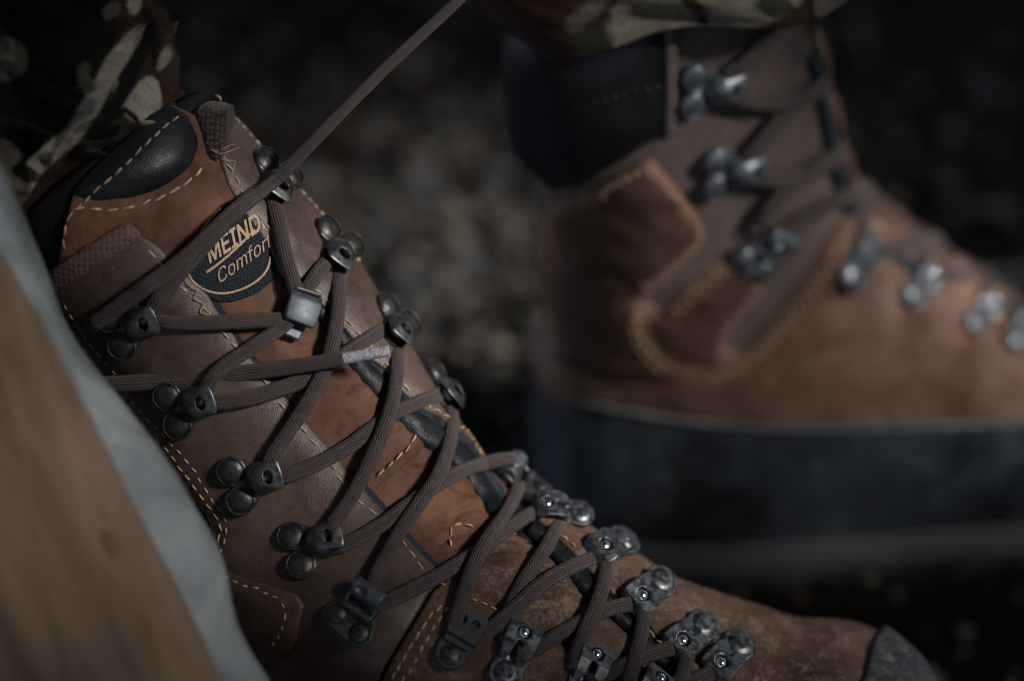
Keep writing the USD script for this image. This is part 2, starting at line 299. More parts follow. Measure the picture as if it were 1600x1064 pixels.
def patch(S, poly, off, thick=0.002, h=0.0024, r=0.0012, extra=None, rough=0.0, seed=0, holes=(), ragged=0.0):
    """a sheet of leather cut to poly (uv points), lying off above the surface with a rolled edge and a wall going down by thick"""
    P0 = Polygon(S.to_m(poly), [S.to_m(q) for q in holes]).buffer(0)
    if P0.geom_type != 'Polygon': P0 = max(P0.geoms, key=lambda g: g.area)
    P0 = P0.simplify(0.0002)
    b0 = rings(P0, h * 0.8)
    if ragged:
        q = np.c_[b0 * 900, np.zeros(len(b0))]
        b0 = b0 + ragged * (np.stack([meshkit.noise(q, 3), meshkit.noise(q, 4)], -1) - .5)
    b1, b2 = rings(P0.buffer(-r * 0.3), h * 0.8), rings(P0.buffer(-r), h * 0.8)
    inn = P0.buffer(-r - h * 0.45)
    x0, y0, x1, y1 = P0.bounds
    gx, gy = np.meshgrid(np.arange(x0, x1, h), np.arange(y0, y1, h * 0.87), indexing='ij'); gx = gx + (np.arange(gx.shape[1]) % 2) * h / 2
    g = np.stack([gx.ravel(), gy.ravel()], -1)
    g = g[shapely.contains_xy(inn, g[:, 0], g[:, 1])]
    pts = np.vstack([b0, b1, b2, g]); dist = np.r_[np.zeros(len(b0)), np.full(len(b1), 0.3 * r), np.full(len(b2), r), np.full(len(g), 9.)]
    tri = Delaunay(pts).simplices
    c = pts[tri].mean(1); tri = tri[shapely.contains_xy(P0.buffer(1e-5), c[:, 0], c[:, 1])]
    a = pts[tri]; tri = tri[np.abs(np.cross(a[:, 1] - a[:, 0], a[:, 2] - a[:, 0])) > 1e-12]
    uv = S.to_uv(pts); u = np.clip(dist / r, 0, 1)
    o = off - 0.45 * r * (1 - np.sqrt(1 - (1 - u) ** 2))
    if extra is not None: o = o + extra(uv[:, 0], uv[:, 1], shapely.distance(P0.boundary, shapely.points(pts)))
    top = S.at(uv[:, 0], uv[:, 1], o)
    if rough: top = top + rough * (meshkit.fbm(top * 160, 3, seed)[:, None] - .5) * S.at(uv[:, 0], uv[:, 1], 0, True)[1]
    low = S.at(uv[:, 0], uv[:, 1], o - thick)
    e = np.sort(np.vstack([tri[:, [0, 1]], tri[:, [1, 2]], tri[:, [2, 0]]]), 1)
    e, cnt = np.unique(e, axis=0, return_counts=True); e = e[cnt == 1]
    n = len(top)
    t3 = top[tri]; nn = np.cross(t3[:, 1] - t3[:, 0], t3[:, 2] - t3[:, 0]); sn = S.at(uv[:, 0], uv[:, 1], 0, True)[1][tri[:, 0]]
    tri = np.where(((nn * sn).sum(1) < 0)[:, None], tri[:, ::-1], tri)
    d = set(map(tuple, np.vstack([tri[:, [0, 1]], tri[:, [1, 2]], tri[:, [2, 0]]])))
    w = []
    for i, j in e:
        if (i, j) not in d: i, j = j, i
        w += [(j, i, i + n), (j, i + n, j + n)]
    f = np.vstack([tri, np.array(w), tri[:, ::-1] + n])
    m = trimesh.Trimesh(np.vstack([top, low]), f, process=False); m.remove_unreferenced_vertices()
    return m

def frame(t, n):
    t = nz(t); b = nz(np.cross(n, t)); return t, b, np.cross(t, b)
STITCH = {'n': 0}
def capsule_mesh(L, rx, rz, bend=0.0, k=7, m=6):
    u = np.linspace(-1, 1, k); prof = np.sqrt(np.clip(1 - np.abs(u) ** 3, 0, 1)); prof[[0, -1]] = 0.15
    a = np.arange(m) / m * 2 * math.pi
    v = np.stack([np.repeat(u[:, None] * L / 2, m, 1), prof[:, None] * np.cos(a) * rx, prof[:, None] * np.sin(a) * rz - (u[:, None] ** 2) * bend], -1).reshape(-1, 3)
    i = np.arange(k * m).reshape(k, m); j = np.roll(i, -1, 1)
    f = np.vstack([np.stack([i[:-1], j[:-1], j[1:]], -1).reshape(-1, 3), np.stack([i[:-1], j[1:], i[1:]], -1).reshape(-1, 3),
                   [[0, q + 1, q] for q in range(1, m - 1)], [[(k - 1) * m, (k - 1) * m + q, (k - 1) * m + q + 1] for q in range(1, m - 1)]])
    return trimesh.Trimesh(v, f, process=False)
def seam(S, parent, pts, off, pitch=0.0052, gap=0.0008, rad=0.00040, mat_='thread', one=False, isuv=False, jitter=1.0, extra=None):
    """a line of stitches along pixel points on S; each stitch a prim, or the row one prim"""
    c = dense(pts, step=3.0) if not isuv else None
    u = S.uv(c) if not isuv else np.asarray(pts)
    if extra is not None: off = off + extra(u[:, 0], u[:, 1], np.full(len(u), 1.0))
    p, n = S.at(u[:, 0], u[:, 1], off, True)
    L = np.r_[0, np.cumsum(np.linalg.norm(np.diff(p, axis=0), axis=1))]
    num = max(1, int(round(L[-1] / pitch))); row = []
    for i in range(num):
        a, b = (i * L[-1] / num + gap / 2, (i + 1) * L[-1] / num - gap / 2)
        g = lambda x: (np.array([np.interp(x, L, p[:, k]) for k in range(3)]), nz(np.array([np.interp(x, L, n[:, k]) for k in range(3)])))
        (pa, na), (pb, nb) = g(a), g(b)
        t, bb, nn = frame(pb - pa, na + nb)
        j = RNG.normal(0, 0.00018 * jitter, 3)
        m = capsule_mesh(np.linalg.norm(pb - pa) * RNG.uniform(0.92, 1.06), rad * RNG.uniform(.85, 1.2), rad * RNG.uniform(.7, 1.0), rad * 1.3)
        tw = RNG.normal(0.12, 0.05) * jitter
        t2 = nz(t + tw * bb); b2 = nz(np.cross(nn, t2))
        m.vertices = (pa + pb) / 2 + j[0] * bb + m.vertices[:, :1] * t2 + m.vertices[:, 1:2] * b2 + (m.vertices[:, 2:] + rad * 0.05) * nn
        row.append(m)
    if one: obj(parent, 'stitching', cat(row), mat_, smooth=True, kind='stuff'); return
    for m in row: obj(parent, 'stitch', m, mat_, smooth=True)

# ------------------------------------------------------------------ lace: a flattened braided cord
def cord(path, nrm, w, th, cols=17, step=0.0006, na=28, wave=1.0, **_):
    """path (n,3), nrm (n,3), w/th half width and half thickness; -> mesh, uv (millimetres along, columns round)"""
    L = np.r_[0, np.cumsum(np.linalg.norm(np.diff(path, axis=0), axis=1))]
    m = max(8, int(L[-1] / step)); x = np.linspace(0, L[-1], m)
    I = lambda a: np.stack([np.interp(x, L, a[:, k]) for k in range(a.shape[1])], -1) if np.ndim(a) > 1 else np.interp(x, L, a)
    p, n = I(path), nz(I(nrm)); w = I(np.broadcast_to(w, L.shape)); th = I(np.broadcast_to(th, L.shape))
    t = nz(np.gradient(p, axis=0)); b = nz(np.cross(n, t)); n = np.cross(t, b)
    k1, k2 = (meshkit.noise(np.c_[x * 45, p[:, 0] * 0 + p[0, 0] * 900 + q, x * 0], 5) - .5 for q in (0, 40))
    w = w * (1 + .12 * wave * k1); th = th * (1 + .22 * wave * k2)
    a = -math.pi / 2 + np.arange(na + 1) / na * 2 * math.pi
    X, A = np.meshgrid(x, a, indexing='ij'); c, s = np.cos(A), np.sin(A); e = 2.15
    r = (np.abs(c) ** e + np.abs(s) ** e) ** (-1 / e)
    slack = 0.00035 * wave * (meshkit.fbm(np.stack([X * 130, c * 1.6 + 5, s * 1.6], -1), 3, 5) - .5)
    pos = p[:, None] + (r * c * w[:, None] + slack * c)[..., None] * b[:, None] + (r * s * th[:, None] + slack * s)[..., None] * n[:, None]
    i = np.arange(m * (na + 1)).reshape(m, na + 1)
    f = np.vstack([np.stack([i[:-1, :-1], i[1:, :-1], i[1:, 1:]], -1).reshape(-1, 3), np.stack([i[:-1, :-1], i[1:, 1:], i[:-1, 1:]], -1).reshape(-1, 3),
                   [[0, q, q + 1] for q in range(1, na - 1)], [[(m - 1) * (na + 1), (m - 1) * (na + 1) + q + 1, (m - 1) * (na + 1) + q] for q in range(1, na - 1)]])
    mesh = trimesh.Trimesh(pos.reshape(-1, 3), f, process=False)
    if mesh.volume < 0: mesh.invert()
    return mesh, np.stack([X * 1000 + p[0, 0] * 977, (A + math.pi / 2) / (2 * math.pi) * cols], -1).reshape(-1, 2)
def strand(S, pts, lift, clear=0.0032, w=0.0026, th=0.0022, end=None, twist=None, depths=None, coarse=1.0, w1=None):
    """a lace laid over surface S along pixel points; lift: height in m above the surface at each point (interpolated); taut in between"""
    pts = np.asarray(pts, float); lift = np.broadcast_to(np.asarray(lift, float), (len(pts),))
    t = np.r_[0, np.cumsum(np.sqrt(np.linalg.norm(np.diff(pts, axis=0), axis=1)))]
    u = np.linspace(0, t[-1], 24 * len(pts))
    q = (CubicSpline(t, pts) if len(pts) > 2 else PchipInterpolator(t, pts))(u)
    lf = PchipInterpolator(t, lift)(u)
    if depths is None:
        uv = S.uv(q); pp, nn = S.at(uv[:, 0], uv[:, 1], 0, True)
        d = (pp - CAM) @ CF - lf
        k = np.ones(25) / 25
        pad = lambda a: np.r_[np.repeat(a[:1], 12, 0), a, np.repeat(a[-1:], 12, 0)]
        d = np.convolve(pad(d), k, 'valid')
        nn = nz(np.stack([np.convolve(pad(nn[:, i]), k, 'valid') for i in range(3)], -1) + 0.6 * (-CF))
    else:
        d = np.interp(u, t, depths); nn = np.repeat(-CF[None], len(u), 0)
    path = np.stack([P(x, y, z) for (x, y), z in zip(q, d)])
    if twist is not None:
        tw = np.interp(u, t, twist); tt = nz(np.gradient(path, axis=0)); bb = nz(np.cross(nn, tt)); nn = nn * np.cos(tw)[:, None] + bb * np.sin(tw)[:, None]
    w = np.interp(u, [0, u[-1]], [w, w1 or w])
    return cord(path, nn, w, th, step=0.0006 * coarse, na=28 if coarse < 2 else 16)

# ------------------------------------------------------------------ metal fittings (local millimetres: x to the lace, y along the boot, z outwards)
def sph(r, c=(0, 0, 0), sc=(1, 1, 1), seg=24): return m3.Manifold.sphere(r, seg).scale(sc).translate(c)
def disc(r, h, c=(0, 0, 0), r2=None, seg=28): return m3.Manifold.cylinder(h, r, r if r2 is None else r2, seg).translate(c)
def soft(m, it=4, edge=0.7):
    t = to_tm(m.refine_to_length(edge)); trimesh.smoothing.filter_taubin(t, iterations=it); return t
def rim(r, h, c, e=0.35): return m3.Manifold.hull(disc(r, h * .5, c) + disc(r - e, h, c))
def hook_parts():
    r1, r2 = (-9.3, -5.0), (-9.6, 4.6)
    base = m3.Manifold.batch_hull([rim(4.7, 1.0, (*r1, 0)), disc(3.2, 1.0, (-3, -1.5, 0))]) + m3.Manifold.batch_hull([rim(4.7, 1.0, (*r2, 0)), disc(3.2, 1.0, (-3, 1.5, 0))])
    base = base + m3.Manifold.batch_hull([disc(4.6, 1.0, (-3.0, 0, 0)), disc(4.9, 1.0, (0.5, 0, 0))])
    base = base + rim(4.7, 1.5, (*r1, 0)) - disc(4.05, 3, (*r1, 0.7)) + rim(4.7, 1.5, (*r2, 0)) - disc(4.05, 3, (*r2, 0.7))
    outer = m3.Manifold.batch_hull([sph(5.0, (-1.2, 0, 1.2), (1, 1.10, 1.08), 36), sph(3.6, (1.8, 0, 3.3), (1.0, 1.3, .78), 36), sph(1.3, (4.6, 0, 5.0), (1, 3.6, .5), 28)])
    inner = m3.Manifold.batch_hull([sph(3.5, (2.6, 0, 1.6), (1, 2.0, .85)), sph(3.5, (8, 0, 2.4), (1, 2.2, .85))])
    outer = outer - m3.Manifold.cube((40, 40, 20), True).translate((0, 0, -9.7))
    hook = outer - inner - m3.Manifold.cylinder(8, 1.3, 1.3, 24).scale((1.0, 1.7, 1)).rotate((0, 24, 0)).translate((-.4, 0, 2.2)) - sph(2.6, (-.2, 0, 1.6), (1, 1.25, .9))
    caps = [m3.Manifold.hull(disc(3.7, .5, (*r, .7)) + sph(3.45, (*r, 1.1), (1, 1, .30))) for r in (r1, r2)]
    return soft(base + hook, 6, .55), [to_tm(c) for c in caps]
def bracket_parts():
    pl = rim(4.9, .9, (9.2, 0, 0)) + m3.Manifold.batch_hull([disc(4.2, .8, (8, 0, 0)), disc(2.6, .8, (2.5, 2.0, 0)), disc(2.6, .8, (2.5, -2.0, 0))])
    C = m3.CrossSection([[(-5.6, 0), (6.6, 0), (6.2, .8), (4.6, 2.9), (1.4, 4.0), (-2.2, 3.9), (-4.6, 2.6)]]).offset(.35, m3.JoinType.Round, 2, 16)
    T = m3.CrossSection([[(-4.0, -1), (5.4, -1), (4.9, .8), (3.6, 2.2), (1.0, 3.1), (-1.9, 3.0), (-3.5, 1.9)]])
    loop = m3.Manifold.extrude(C, 9.4).rotate((90, 0, 0)).translate((0, 4.7, 0)) - m3.Manifold.extrude(T, 14).rotate((90, 0, 0)).translate((0, 7, 0))
    plan = m3.Manifold.batch_hull([disc(2.2, 9, (x, y, -1)) for x, y in ((-3.9, 2.5), (-3.9, -2.5))] + [disc(3.0, 9, (7.5, 0, -1)), disc(2.4, 9, (3, 2.0, -1)), disc(2.4, 9, (3, -2.0, -1))])
    slot = m3.Manifold.batch_hull([disc(1.0, 9, (1.6, 0, 1.6)), disc(1.7, 9, (8.4, 0, .8))])
    body = pl + ((loop ^ plan) - disc(1.95, 9, (-1.9, 0, 1.6)) - slot)
    ball = sph(1.85, (-1.9, 0, 2.75), (1, 1, .85))
    cap = m3.Manifold.hull(disc(3.5, .5, (9.4, 0, .8)) + disc(2.6, .6, (9.4, 0, 1.25))) + disc(1.6, .35, (9.4, 0, 1.8), 1.2)
    return soft(body, 2, .42), to_tm(ball), to_tm(cap)
def plate_parts():
    pl = m3.Manifold.batch_hull([rim(5.6, 1.1, (10, 0, 0)), rim(5.3, 1.0, (0, 1.2, 0)), rim(5.3, 1.0, (0, -1.2, 0))])
    top = m3.Manifold.batch_hull([disc(1.0, 3.4, (x, y, .8), .6) for x in (-5, 4.2) for y in (-4.8, 4.8)])
    top = top - sph(1.7, (-1.2, -2.4, 4.4), (1.25, 1, 1.2)) - sph(1.7, (-1.2, 2.4, 4.4), (1.25, 1, 1.2))
    step = m3.Manifold.batch_hull([disc(.5, 1.7, (x, y, .8)) for x in (5.2, 6.6) for y in (-4.4, 4.4)])
    cap = m3.Manifold.hull(disc(3.5, .6, (10.6, 0, 1.0)) + sph(3.2, (10.6, 0, 1.5), (1, 1, .3)))
    return soft(pl + top + step, 2, .7), to_tm(cap)
def roller_parts():
    cyl = m3.Manifold.cylinder(11.5, 3.2, 3.2, 24, True).rotate((90, 0, 0)).translate((-2, 0, 4.2))
    cyl = cyl - sph(1.5, (-1, -2, 7.2), (1, 1.5, 1))
    pl = m3.Manifold.batch_hull([rim(4.6, 1.0, (9, -5.0, 0)), disc(4.5, 1, (0, 0, 0)), rim(4.6, 1.0, (10, 5.0, 0))])
    bar = m3.Manifold.cylinder(12, 1.5, 1.5, 16, True).rotate((90, 0, 0)).translate((4.6, 0, 2.4))
    ear = m3.Manifold.batch_hull([disc(1.6, 4.5, (-2, 0, 0)), disc(1.6, 2, (4, 0, 0))]).scale((1, .5, 1))
    caps = [m3.Manifold.hull(disc(3.5, .5, (x, y, .9)) + sph(3.3, (x, y, 1.4), (1, 1, .42))) for x, y in ((9, -5.0), (10, 5.0))]
    return soft(cyl, 1, .8), soft(pl + bar + ear.translate((0, 5.4, 0)) + ear.translate((0, -5.4, 0)), 2, .8), [to_tm(c) for c in caps]
HOOK, BRACK, PLATE, ROLL = hook_parts(), bracket_parts(), plate_parts(), roller_parts()
def place(mesh, S, q, toward, off, sc=1.0, flip=False, tilt=0.0):
    """sets a local-millimetre mesh on the surface at pixel q with its x axis running towards pixel 'toward'"""
    (o, o2), (n, _) = (lambda a: (a[0], a[1]))(S.px([q, toward], off, True))
    n = nz(n - tilt * CF); x = o2 - o; x = nz(x - n * (x @ n)); y = np.cross(n, x)
    m = mesh.copy(); v = m.vertices * 0.001 * sc
    if flip: v = v * [1, -1, 1]
    m.vertices = o + v[:, :1] * x + v[:, 1:2] * y + v[:, 2:] * n
    if flip: m.invert()
    return m

# ------------------------------------------------------------------ NEAR BOOT: the body under the leather
Fpx = [(182, 217), (300, 365), (400, 490), (490, 615), (582, 735), (685, 838), (780, 890), (866, 940), (950, 990), (1025, 1036), (1105, 1072), (1190, 1098), (1280, 1120), (1380, 1158), (1450, 1225)]
Fd = [.805, .812, .818, .822, .825, .825, .8235, .8235, .825, .828, .831, .833, .831, .828, .836]
NF = np.array([P(x, y, d) for (x, y), d in zip(Fpx, Fd)])
NSH = nz(cv(.27, .21, .94)); LSH = nz(cv(.688, .548, -.32)); LSH = nz(LSH - NSH * (LSH @ NSH))
fa = math.radians(17); FU = np.array([math.cos(fa), -math.sin(fa), 0]); FV = np.array([math.sin(fa), math.cos(fa), 0])
TIP = NF[-1] * [1, 1, 0]
sole = lambda t, z, v=0.0: TIP - FU * t + FV * v + [0, 0, z]
NB = np.array([NF[0] - .105 * NSH, NF[1] - .106 * NSH, NF[2] - .108 * NSH, sole(.298, .088, .045), sole(.297, .064, .03), sole(.290, .038, .015), sole(.255, .024), sole(.205, .022), sole(.165, .022), sole(.13, .022),
               sole(.10, .022), sole(.072, .022), sole(.046, .022), sole(.018, .024), sole(.002, .028)])
ang = [None] * 5 + [38, 34, 32, 30, 27, 24, 20, 17, 16, 16]
NL = []
for i, a in enumerate(ang):
    if a is None: NL.append(LSH if i < 4 else nz(LSH + 0.15 * FV))
    else: NL.append([math.sin(math.radians(a)), math.cos(math.radians(a)), 0])
NW = np.array([44, 45, 46.5, 47.5, 48.0, 48.5, 47.5, 46.5, 46.5, 48, 51, 53, 54, 46, 14]) * .001
NK = [.36, .36, .36, .33, .30, .27, .28, .34, .40, .44, .48, .5, .5, .5, .55]
NE = [2.2, 2.25, 2.3, 2.35, 2.5, 2.75, 2.9, 2.9, 2.85, 2.75, 2.6, 2.45, 2.4, 2.3, 2.2]
NS = Surf(NF, NB, NL, NW, NK, NE)
U = lambda pts: NS.uv(pts)
def strip(S, pts, a, b, step=8):
    """uv polygon of a band along a pixel line, from a to b pixels to its left"""
    c = dense(pts, step=step); t = np.gradient(c, axis=0); t /= np.linalg.norm(t, axis=1, keepdims=True); nn = np.stack([t[:, 1], -t[:, 0]], -1)
    return S.uv(np.vstack([c + nn * a, (c + nn * b)[::-1]]))

NEAR = thing('hiking_boot', 'sharp brown leather boot in front with lettered tongue and crossed laces', 'boot', NF[5] * [1, 1, 0], 'pair of hiking boots')
core = obj(NEAR, 'lining', NS.shell(0.0, ns=200, nt=160), 'black_textile', smooth=True)

tongue_r = [(322, 255), (350, 305), (395, 370), (430, 425), (477, 476), (508, 528), (548, 581), (597, 643), (640, 685), (686, 710), (727, 755), (765, 815), (833, 857), (884, 905), (928, 965), (985, 1005), (1015, 1040), (1070, 1082)]
flap_l = [(204, 352), (243, 383), (268, 410), (300, 440), (323, 462), (336, 485), (356, 512), (374, 545), (398, 570), (420, 597), (455, 635), (485, 672), (512, 702), (545, 745), (585, 790), (625, 838), (660, 878), (690, 905)]
flap_r = [(328, 236), (349, 295), (378, 344), (411, 387), (431, 430), (450, 453), (475, 471), (511, 500), (534, 524), (565, 562), (596, 584), (617, 615), (653, 646), (680, 660), (699, 680), (726, 700), (745, 728), (785, 785)]
foot_l = [(700, 912), (727, 938), (781, 963), (810, 972), (845, 995), (890, 1030), (930, 1060), (985, 1100), (1040, 1122), (1095, 1122)]
foot_r = [(1118, 1098), (1085, 1068), (1050, 1035), (1012, 995), (990, 965), (960, 945), (928, 919), (908, 891), (884, 871), (850, 837), (819, 813)]

def bumps(S, spots, mm=True):
    uvs = S.to_m(S.uv([s[:2] for s in spots]))
    def f(s, t, d):
        m = S.to_m(np.stack([s, t], -1)); o = 0
        for c, (_, _, r, h) in zip(uvs, spots):
            q = ((m - c) ** 2).sum(1) / (r * r); o = o + h * np.exp(-q)
        return o
    return f
def groove(S, lines, wd, dp):
    ls = [LineString(S.to_m(S.uv(dense(l, step=8)))) for l in lines]
    def f(s, t, d):
        p = shapely.points(S.to_m(np.stack([s, t], -1))); o = 0
        for k, l in enumerate(ls):
            q = shapely.distance(l, p); o = o - dp * np.exp(-(q / wd) ** 2) + .45 * dp * np.exp(-((q - 2.2 * wd) / (1.2 * wd)) ** 2)
        return o
    return f
def mix_f(*fs): return lambda s, t, d: sum(f(s, t, d) for f in fs)

# tongue, in three overlapping panels
tl = [(x - 28, y + 14) for x, y in flap_l]
up_end = [(662, 690), (648, 712), (622, 735), (590, 760), (556, 800)]
seam_c = dense([(655, 686), (640, 708), (612, 732), (578, 758)], step=6)
tb = mix_f(groove(NS, [[(535, 612), (565, 597), (602, 604)], [(570, 712), (600, 690), (640, 668)], [(425, 520), (462, 545), (502, 538)], [(585, 640), (610, 655), (640, 650)], [(548, 680), (575, 672), (590, 650)]], .0013, .0007), bumps(NS, [(300, 330, .022, .0010), (560, 640, .014, .0022), (470, 560, .012, .0012), (620, 690, .010, .0014), (520, 585, .006, -.0008)]))
upper_panel = [(108, 330), (100, 370), (95, 420), (160, 440)] + tl[3:15] + up_end[::-1] + [(640, 685), (597, 643), (548, 581), (508, 528), (477, 476), (430, 425), (400, 365), (362, 300), (330, 245), (318, 225), (300, 185), (262, 168), (215, 205), (160, 258), (115, 305)]
tongue = obj(NEAR, 'tongue', patch(NS, U(upper_panel), .0026, .003, h=.0014, extra=tb, rough=.0010, seed=2), 'tongue_nubuck', smooth=40)
mid_panel = [(662, 672), (690, 712), (727, 755), (765, 815), (800, 840), (835, 850), (800, 852), (765, 852), (725, 868), (690, 905), (640, 890), (585, 830), (540, 770), (600, 730)]
tb2 = mix_f(groove(NS, [[(680, 742), (705, 770), (735, 775)], [(705, 815), (735, 800), (768, 812)], [(640, 725), (670, 722), (700, 728)], [(690, 850), (715, 838), (745, 848)]], .0012, .0008), bumps(NS, [(690, 752, .011, .0022), (735, 805, .010, .0020), (790, 850, .005, .0015)]))
tong2 = obj(NEAR, 'tongue_panel', patch(NS, U(mid_panel), .0014, .002, h=.0013, extra=tb2, rough=.0016, seed=4), 'tongue_nubuck', smooth=40)
low_panel = [(770, 846), (833, 857), (884, 905), (928, 965), (985, 1005), (1015, 1040), (1080, 1085), (1100, 1120), (1040, 1130), (980, 1110), (930, 1075), (850, 1010), (790, 980), (720, 950), (680, 915), (700, 880), (735, 856)]
tb3 = mix_f(groove(NS, [[(762, 872), (800, 866), (846, 878)], [(728, 925), (760, 945), (800, 955)], [(835, 985), (870, 1000), (900, 1022)], [(905, 975), (930, 960), (955, 975)]], .0012, .0009), bumps(NS, [(785, 900, .011, .0026), (860, 950, .009, .0020), (930, 1010, .007, .0022), (975, 1000, .008, .0018), (1010, 1060, .008, .0018), (820, 925, .004, -.0008), (745, 900, .008, .0015), (900, 975, .005, -.0015)]))
tong3 = obj(NEAR, 'tongue_panel', patch(NS, U(low_panel), .0022, .002, h=.0013, extra=tb3, rough=.0022, seed=5), 'foot_nubuck', smooth=40)
# padded black leather between tongue and flaps
pad_c = tongue_r[3:-1]
pb = lambda s, t, d: .0016 * (1 - np.exp(-(d / .0035) ** 2)) + .0012 * (meshkit.fbm(np.stack([s * 14, t * 30, s * 0], -1), 3, 9) - .5)
obj(NEAR, 'padding', patch(NS, strip(NS, [(x + 20, y - 14) for x, y in pad_c], -26, 38), .0012, .002, extra=pb, rough=.0012), 'black_leather', smooth=50, label='wrinkled black leather padding')
obj(NEAR, 'padding', patch(NS, strip(NS, tl[2:] + [(727, 952), (800, 992), (880, 1040)], -20, 34), .0009, .002, extra=pb), 'black_leather', smooth=50)
def roll(pts, ws, lift):
    pts = np.array(pts, float); c = dense(pts, step=3); u = NS.uv(c); p, n = NS.at(u[:, 0], u[:, 1], lift, True)
    k = np.ones(9) / 9; p = np.stack([np.convolve(np.r_[np.repeat(p[:1, i], 4), p[:, i], np.repeat(p[-1:, i], 4)], k, 'valid') for i in range(3)], -1)
    w = np.interp(np.linspace(0, 1, len(p)), np.linspace(0, 1, len(ws)), ws)
    m, _ = cord(p, n, w, .0030, step=.0009, na=24, wave=1.6)
    v = m.vertices; v += .0011 * (meshkit.fbm(v * [230, 230, 230], 3, 12)[:, None] - .5) * m.vertex_normals
    return m
obj(NEAR, 'padded_roll', roll([(430, 408), (462, 446), (492, 486), (522, 522), (556, 572), (596, 616), (640, 662), (690, 700), (728, 738), (762, 788), (800, 828)], [.0022, .0026, .0032, .0034, .0040, .0046, .0052, .0054, .0052, .0046, .0038], .0016), 'black_leather', smooth=True)
obj(NEAR, 'padded_roll', roll([(820, 832), (850, 852), (884, 888), (912, 920), (944, 950), (980, 984), (1006, 1012), (1040, 1046)], [.0030, .0036, .0038, .0038, .0036, .0034, .0032, .0030], .0018), 'black_leather', smooth=True)
# tongue top: black leather pad
pad_top = [(108, 305), (138, 268), (170, 240), (205, 208), (232, 184), (257, 164), (278, 173), (292, 186), (303, 208), (310, 234), (304, 254), (283, 277), (253, 295), (212, 311), (174, 316), (136, 316)]
pt = mix_f(bumps(NS, [(228, 268, .010, .0014), (262, 250, .009, .0010), (185, 292, .009, .0007)]), lambda s, t, d: -.0016 * np.exp(-(d / .004) ** 2))
tpad = obj(tongue, 'tongue_pad', patch(NS, U(smooth_poly(pad_top, 1)), .0042, .003, r=.002, extra=pt), 'collar_leather', smooth=40)
seam(NS, tpad, [(130, 319), (156, 293), (184, 268), (207, 246), (228, 224), (250, 204), (272, 188)], .0043, pitch=.0048, extra=lambda s, t, d: pt(s, t, d))
seam(NS, tongue, [(112, 325), (146, 325), (169, 329), (192, 327), (222, 320), (248, 310), (276, 297), (296, 282), (312, 266)], .0030, pitch=.0056, rad=.00046, extra=tb)
seam(NS, tongue, [(134, 312), (121, 325), (108, 343), (103, 366), (106, 389)], .0030, pitch=.005, extra=tb)
seam(NS, tongue, [(640, 683), (628, 703), (604, 729), (582, 747)], .0040, pitch=.0045, extra=tb)
seam(NS, tong2, [(701, 860), (701, 840), (703, 826), (718, 826), (737, 832)], .0022, pitch=.0042, extra=tb2)
seam(NS, tong3, [(768, 845), (785, 841), (806, 842)], .0026, pitch=.0042, extra=tb3)
seam(NS, tong3, [(843, 1000), (862, 1010), (884, 1028)], .003, pitch=.0042, extra=tb3)

# side flaps of smooth leather, with a dark bonded backing showing at the edge
backl = obj(NEAR, 'flap_backing', patch(NS, strip(NS, flap_l, -30, 9), .0030, .0024, r=.0006, h=.0018, ragged=.0008), 'dark_edge', smooth=40)
backr = obj(NEAR, 'flap_backing', patch(NS, strip(NS, flap_r, -6, 22), .0030, .0024, r=.0006, h=.0014, ragged=.0003), 'dark_edge', smooth=40)
lf_out = [(335, 870), (338, 850), (342, 828), (333, 806), (298, 755), (250, 690), (202, 630), (172, 587), (140, 545), (105, 490), (82, 455), (95, 444), (150, 412), (218, 368)]
lf_poly = flap_l[1:] + [(668, 932), (632, 990), (592, 1064), (560, 1120), (430, 1140), (345, 960), (330, 900)] + lf_out
crs = lambda s, t, d: .0009 * (meshkit.fbm(np.stack([s * 3.2, t * 7, s * 0 + 3], -1), 3, 21) - .5) - .0007 * np.exp(-(d / .003) ** 2)
flapl = obj(NEAR, 'leather_flap', patch(NS, U(lf_poly), .0046, .003, h=.002, extra=crs), 'smooth_leather', smooth=40)
rf_uv = np.vstack([U(flap_r), U([(800, 770), (790, 745)]), [(5.0, 1.35), (4.0, 1.9), (3, 2.0), (2, 2.0), (1, 2.0), (.25, 1.9)], U([(352, 193), (338, 215)])])
flapr = obj(NEAR, 'leather_flap', patch(NS, rf_uv, .0046, .003, h=.002, extra=crs), 'smooth_leather', smooth=40)
# nubuck foot: both sides of the lacing and the toe
ft_uv = np.vstack([U(foot_l), U(foot_r), U([(832, 795), (806, 768), (778, 728), (752, 690), (728, 655)]), [(5.0, 1.62), (5.6, 2.0), (8, 2.0), (11, 2.0), (13.9, 2.0), (13.9, -2.0), (10, -2.0), (6.4, -1.9)], U([(600, 1064), (640, 985), (674, 930)])])
fdisp = lambda s, t, d: .0016 * (meshkit.fbm(np.stack([s * 2.0, t * 5, s * 0 + 7], -1), 4, 31) - .5) - .0008 * np.exp(-(d / .003) ** 2) + .0022 * np.exp(-((s - 12.6) / .8) ** 2) - .0016 * np.exp(-((s - 11.2) / .7) ** 2)
vamp = obj(NEAR, 'vamp', patch(NS, ft_uv, .0052, .003, h=.0023, extra=fdisp), 'foot_nubuck', smooth=40)
cnt = [(330, 866), (353, 876), (387, 898), (435, 916), (472, 931), (484, 946), (476, 985), (440, 1020), (432, 1060), (450, 1130), (380, 1160), (300, 1000), (290, 900)]
heel = obj(NEAR, 'heel_counter', patch(NS, U(cnt), .0062, .003, extra=crs), 'dark_nubuck', smooth=40)
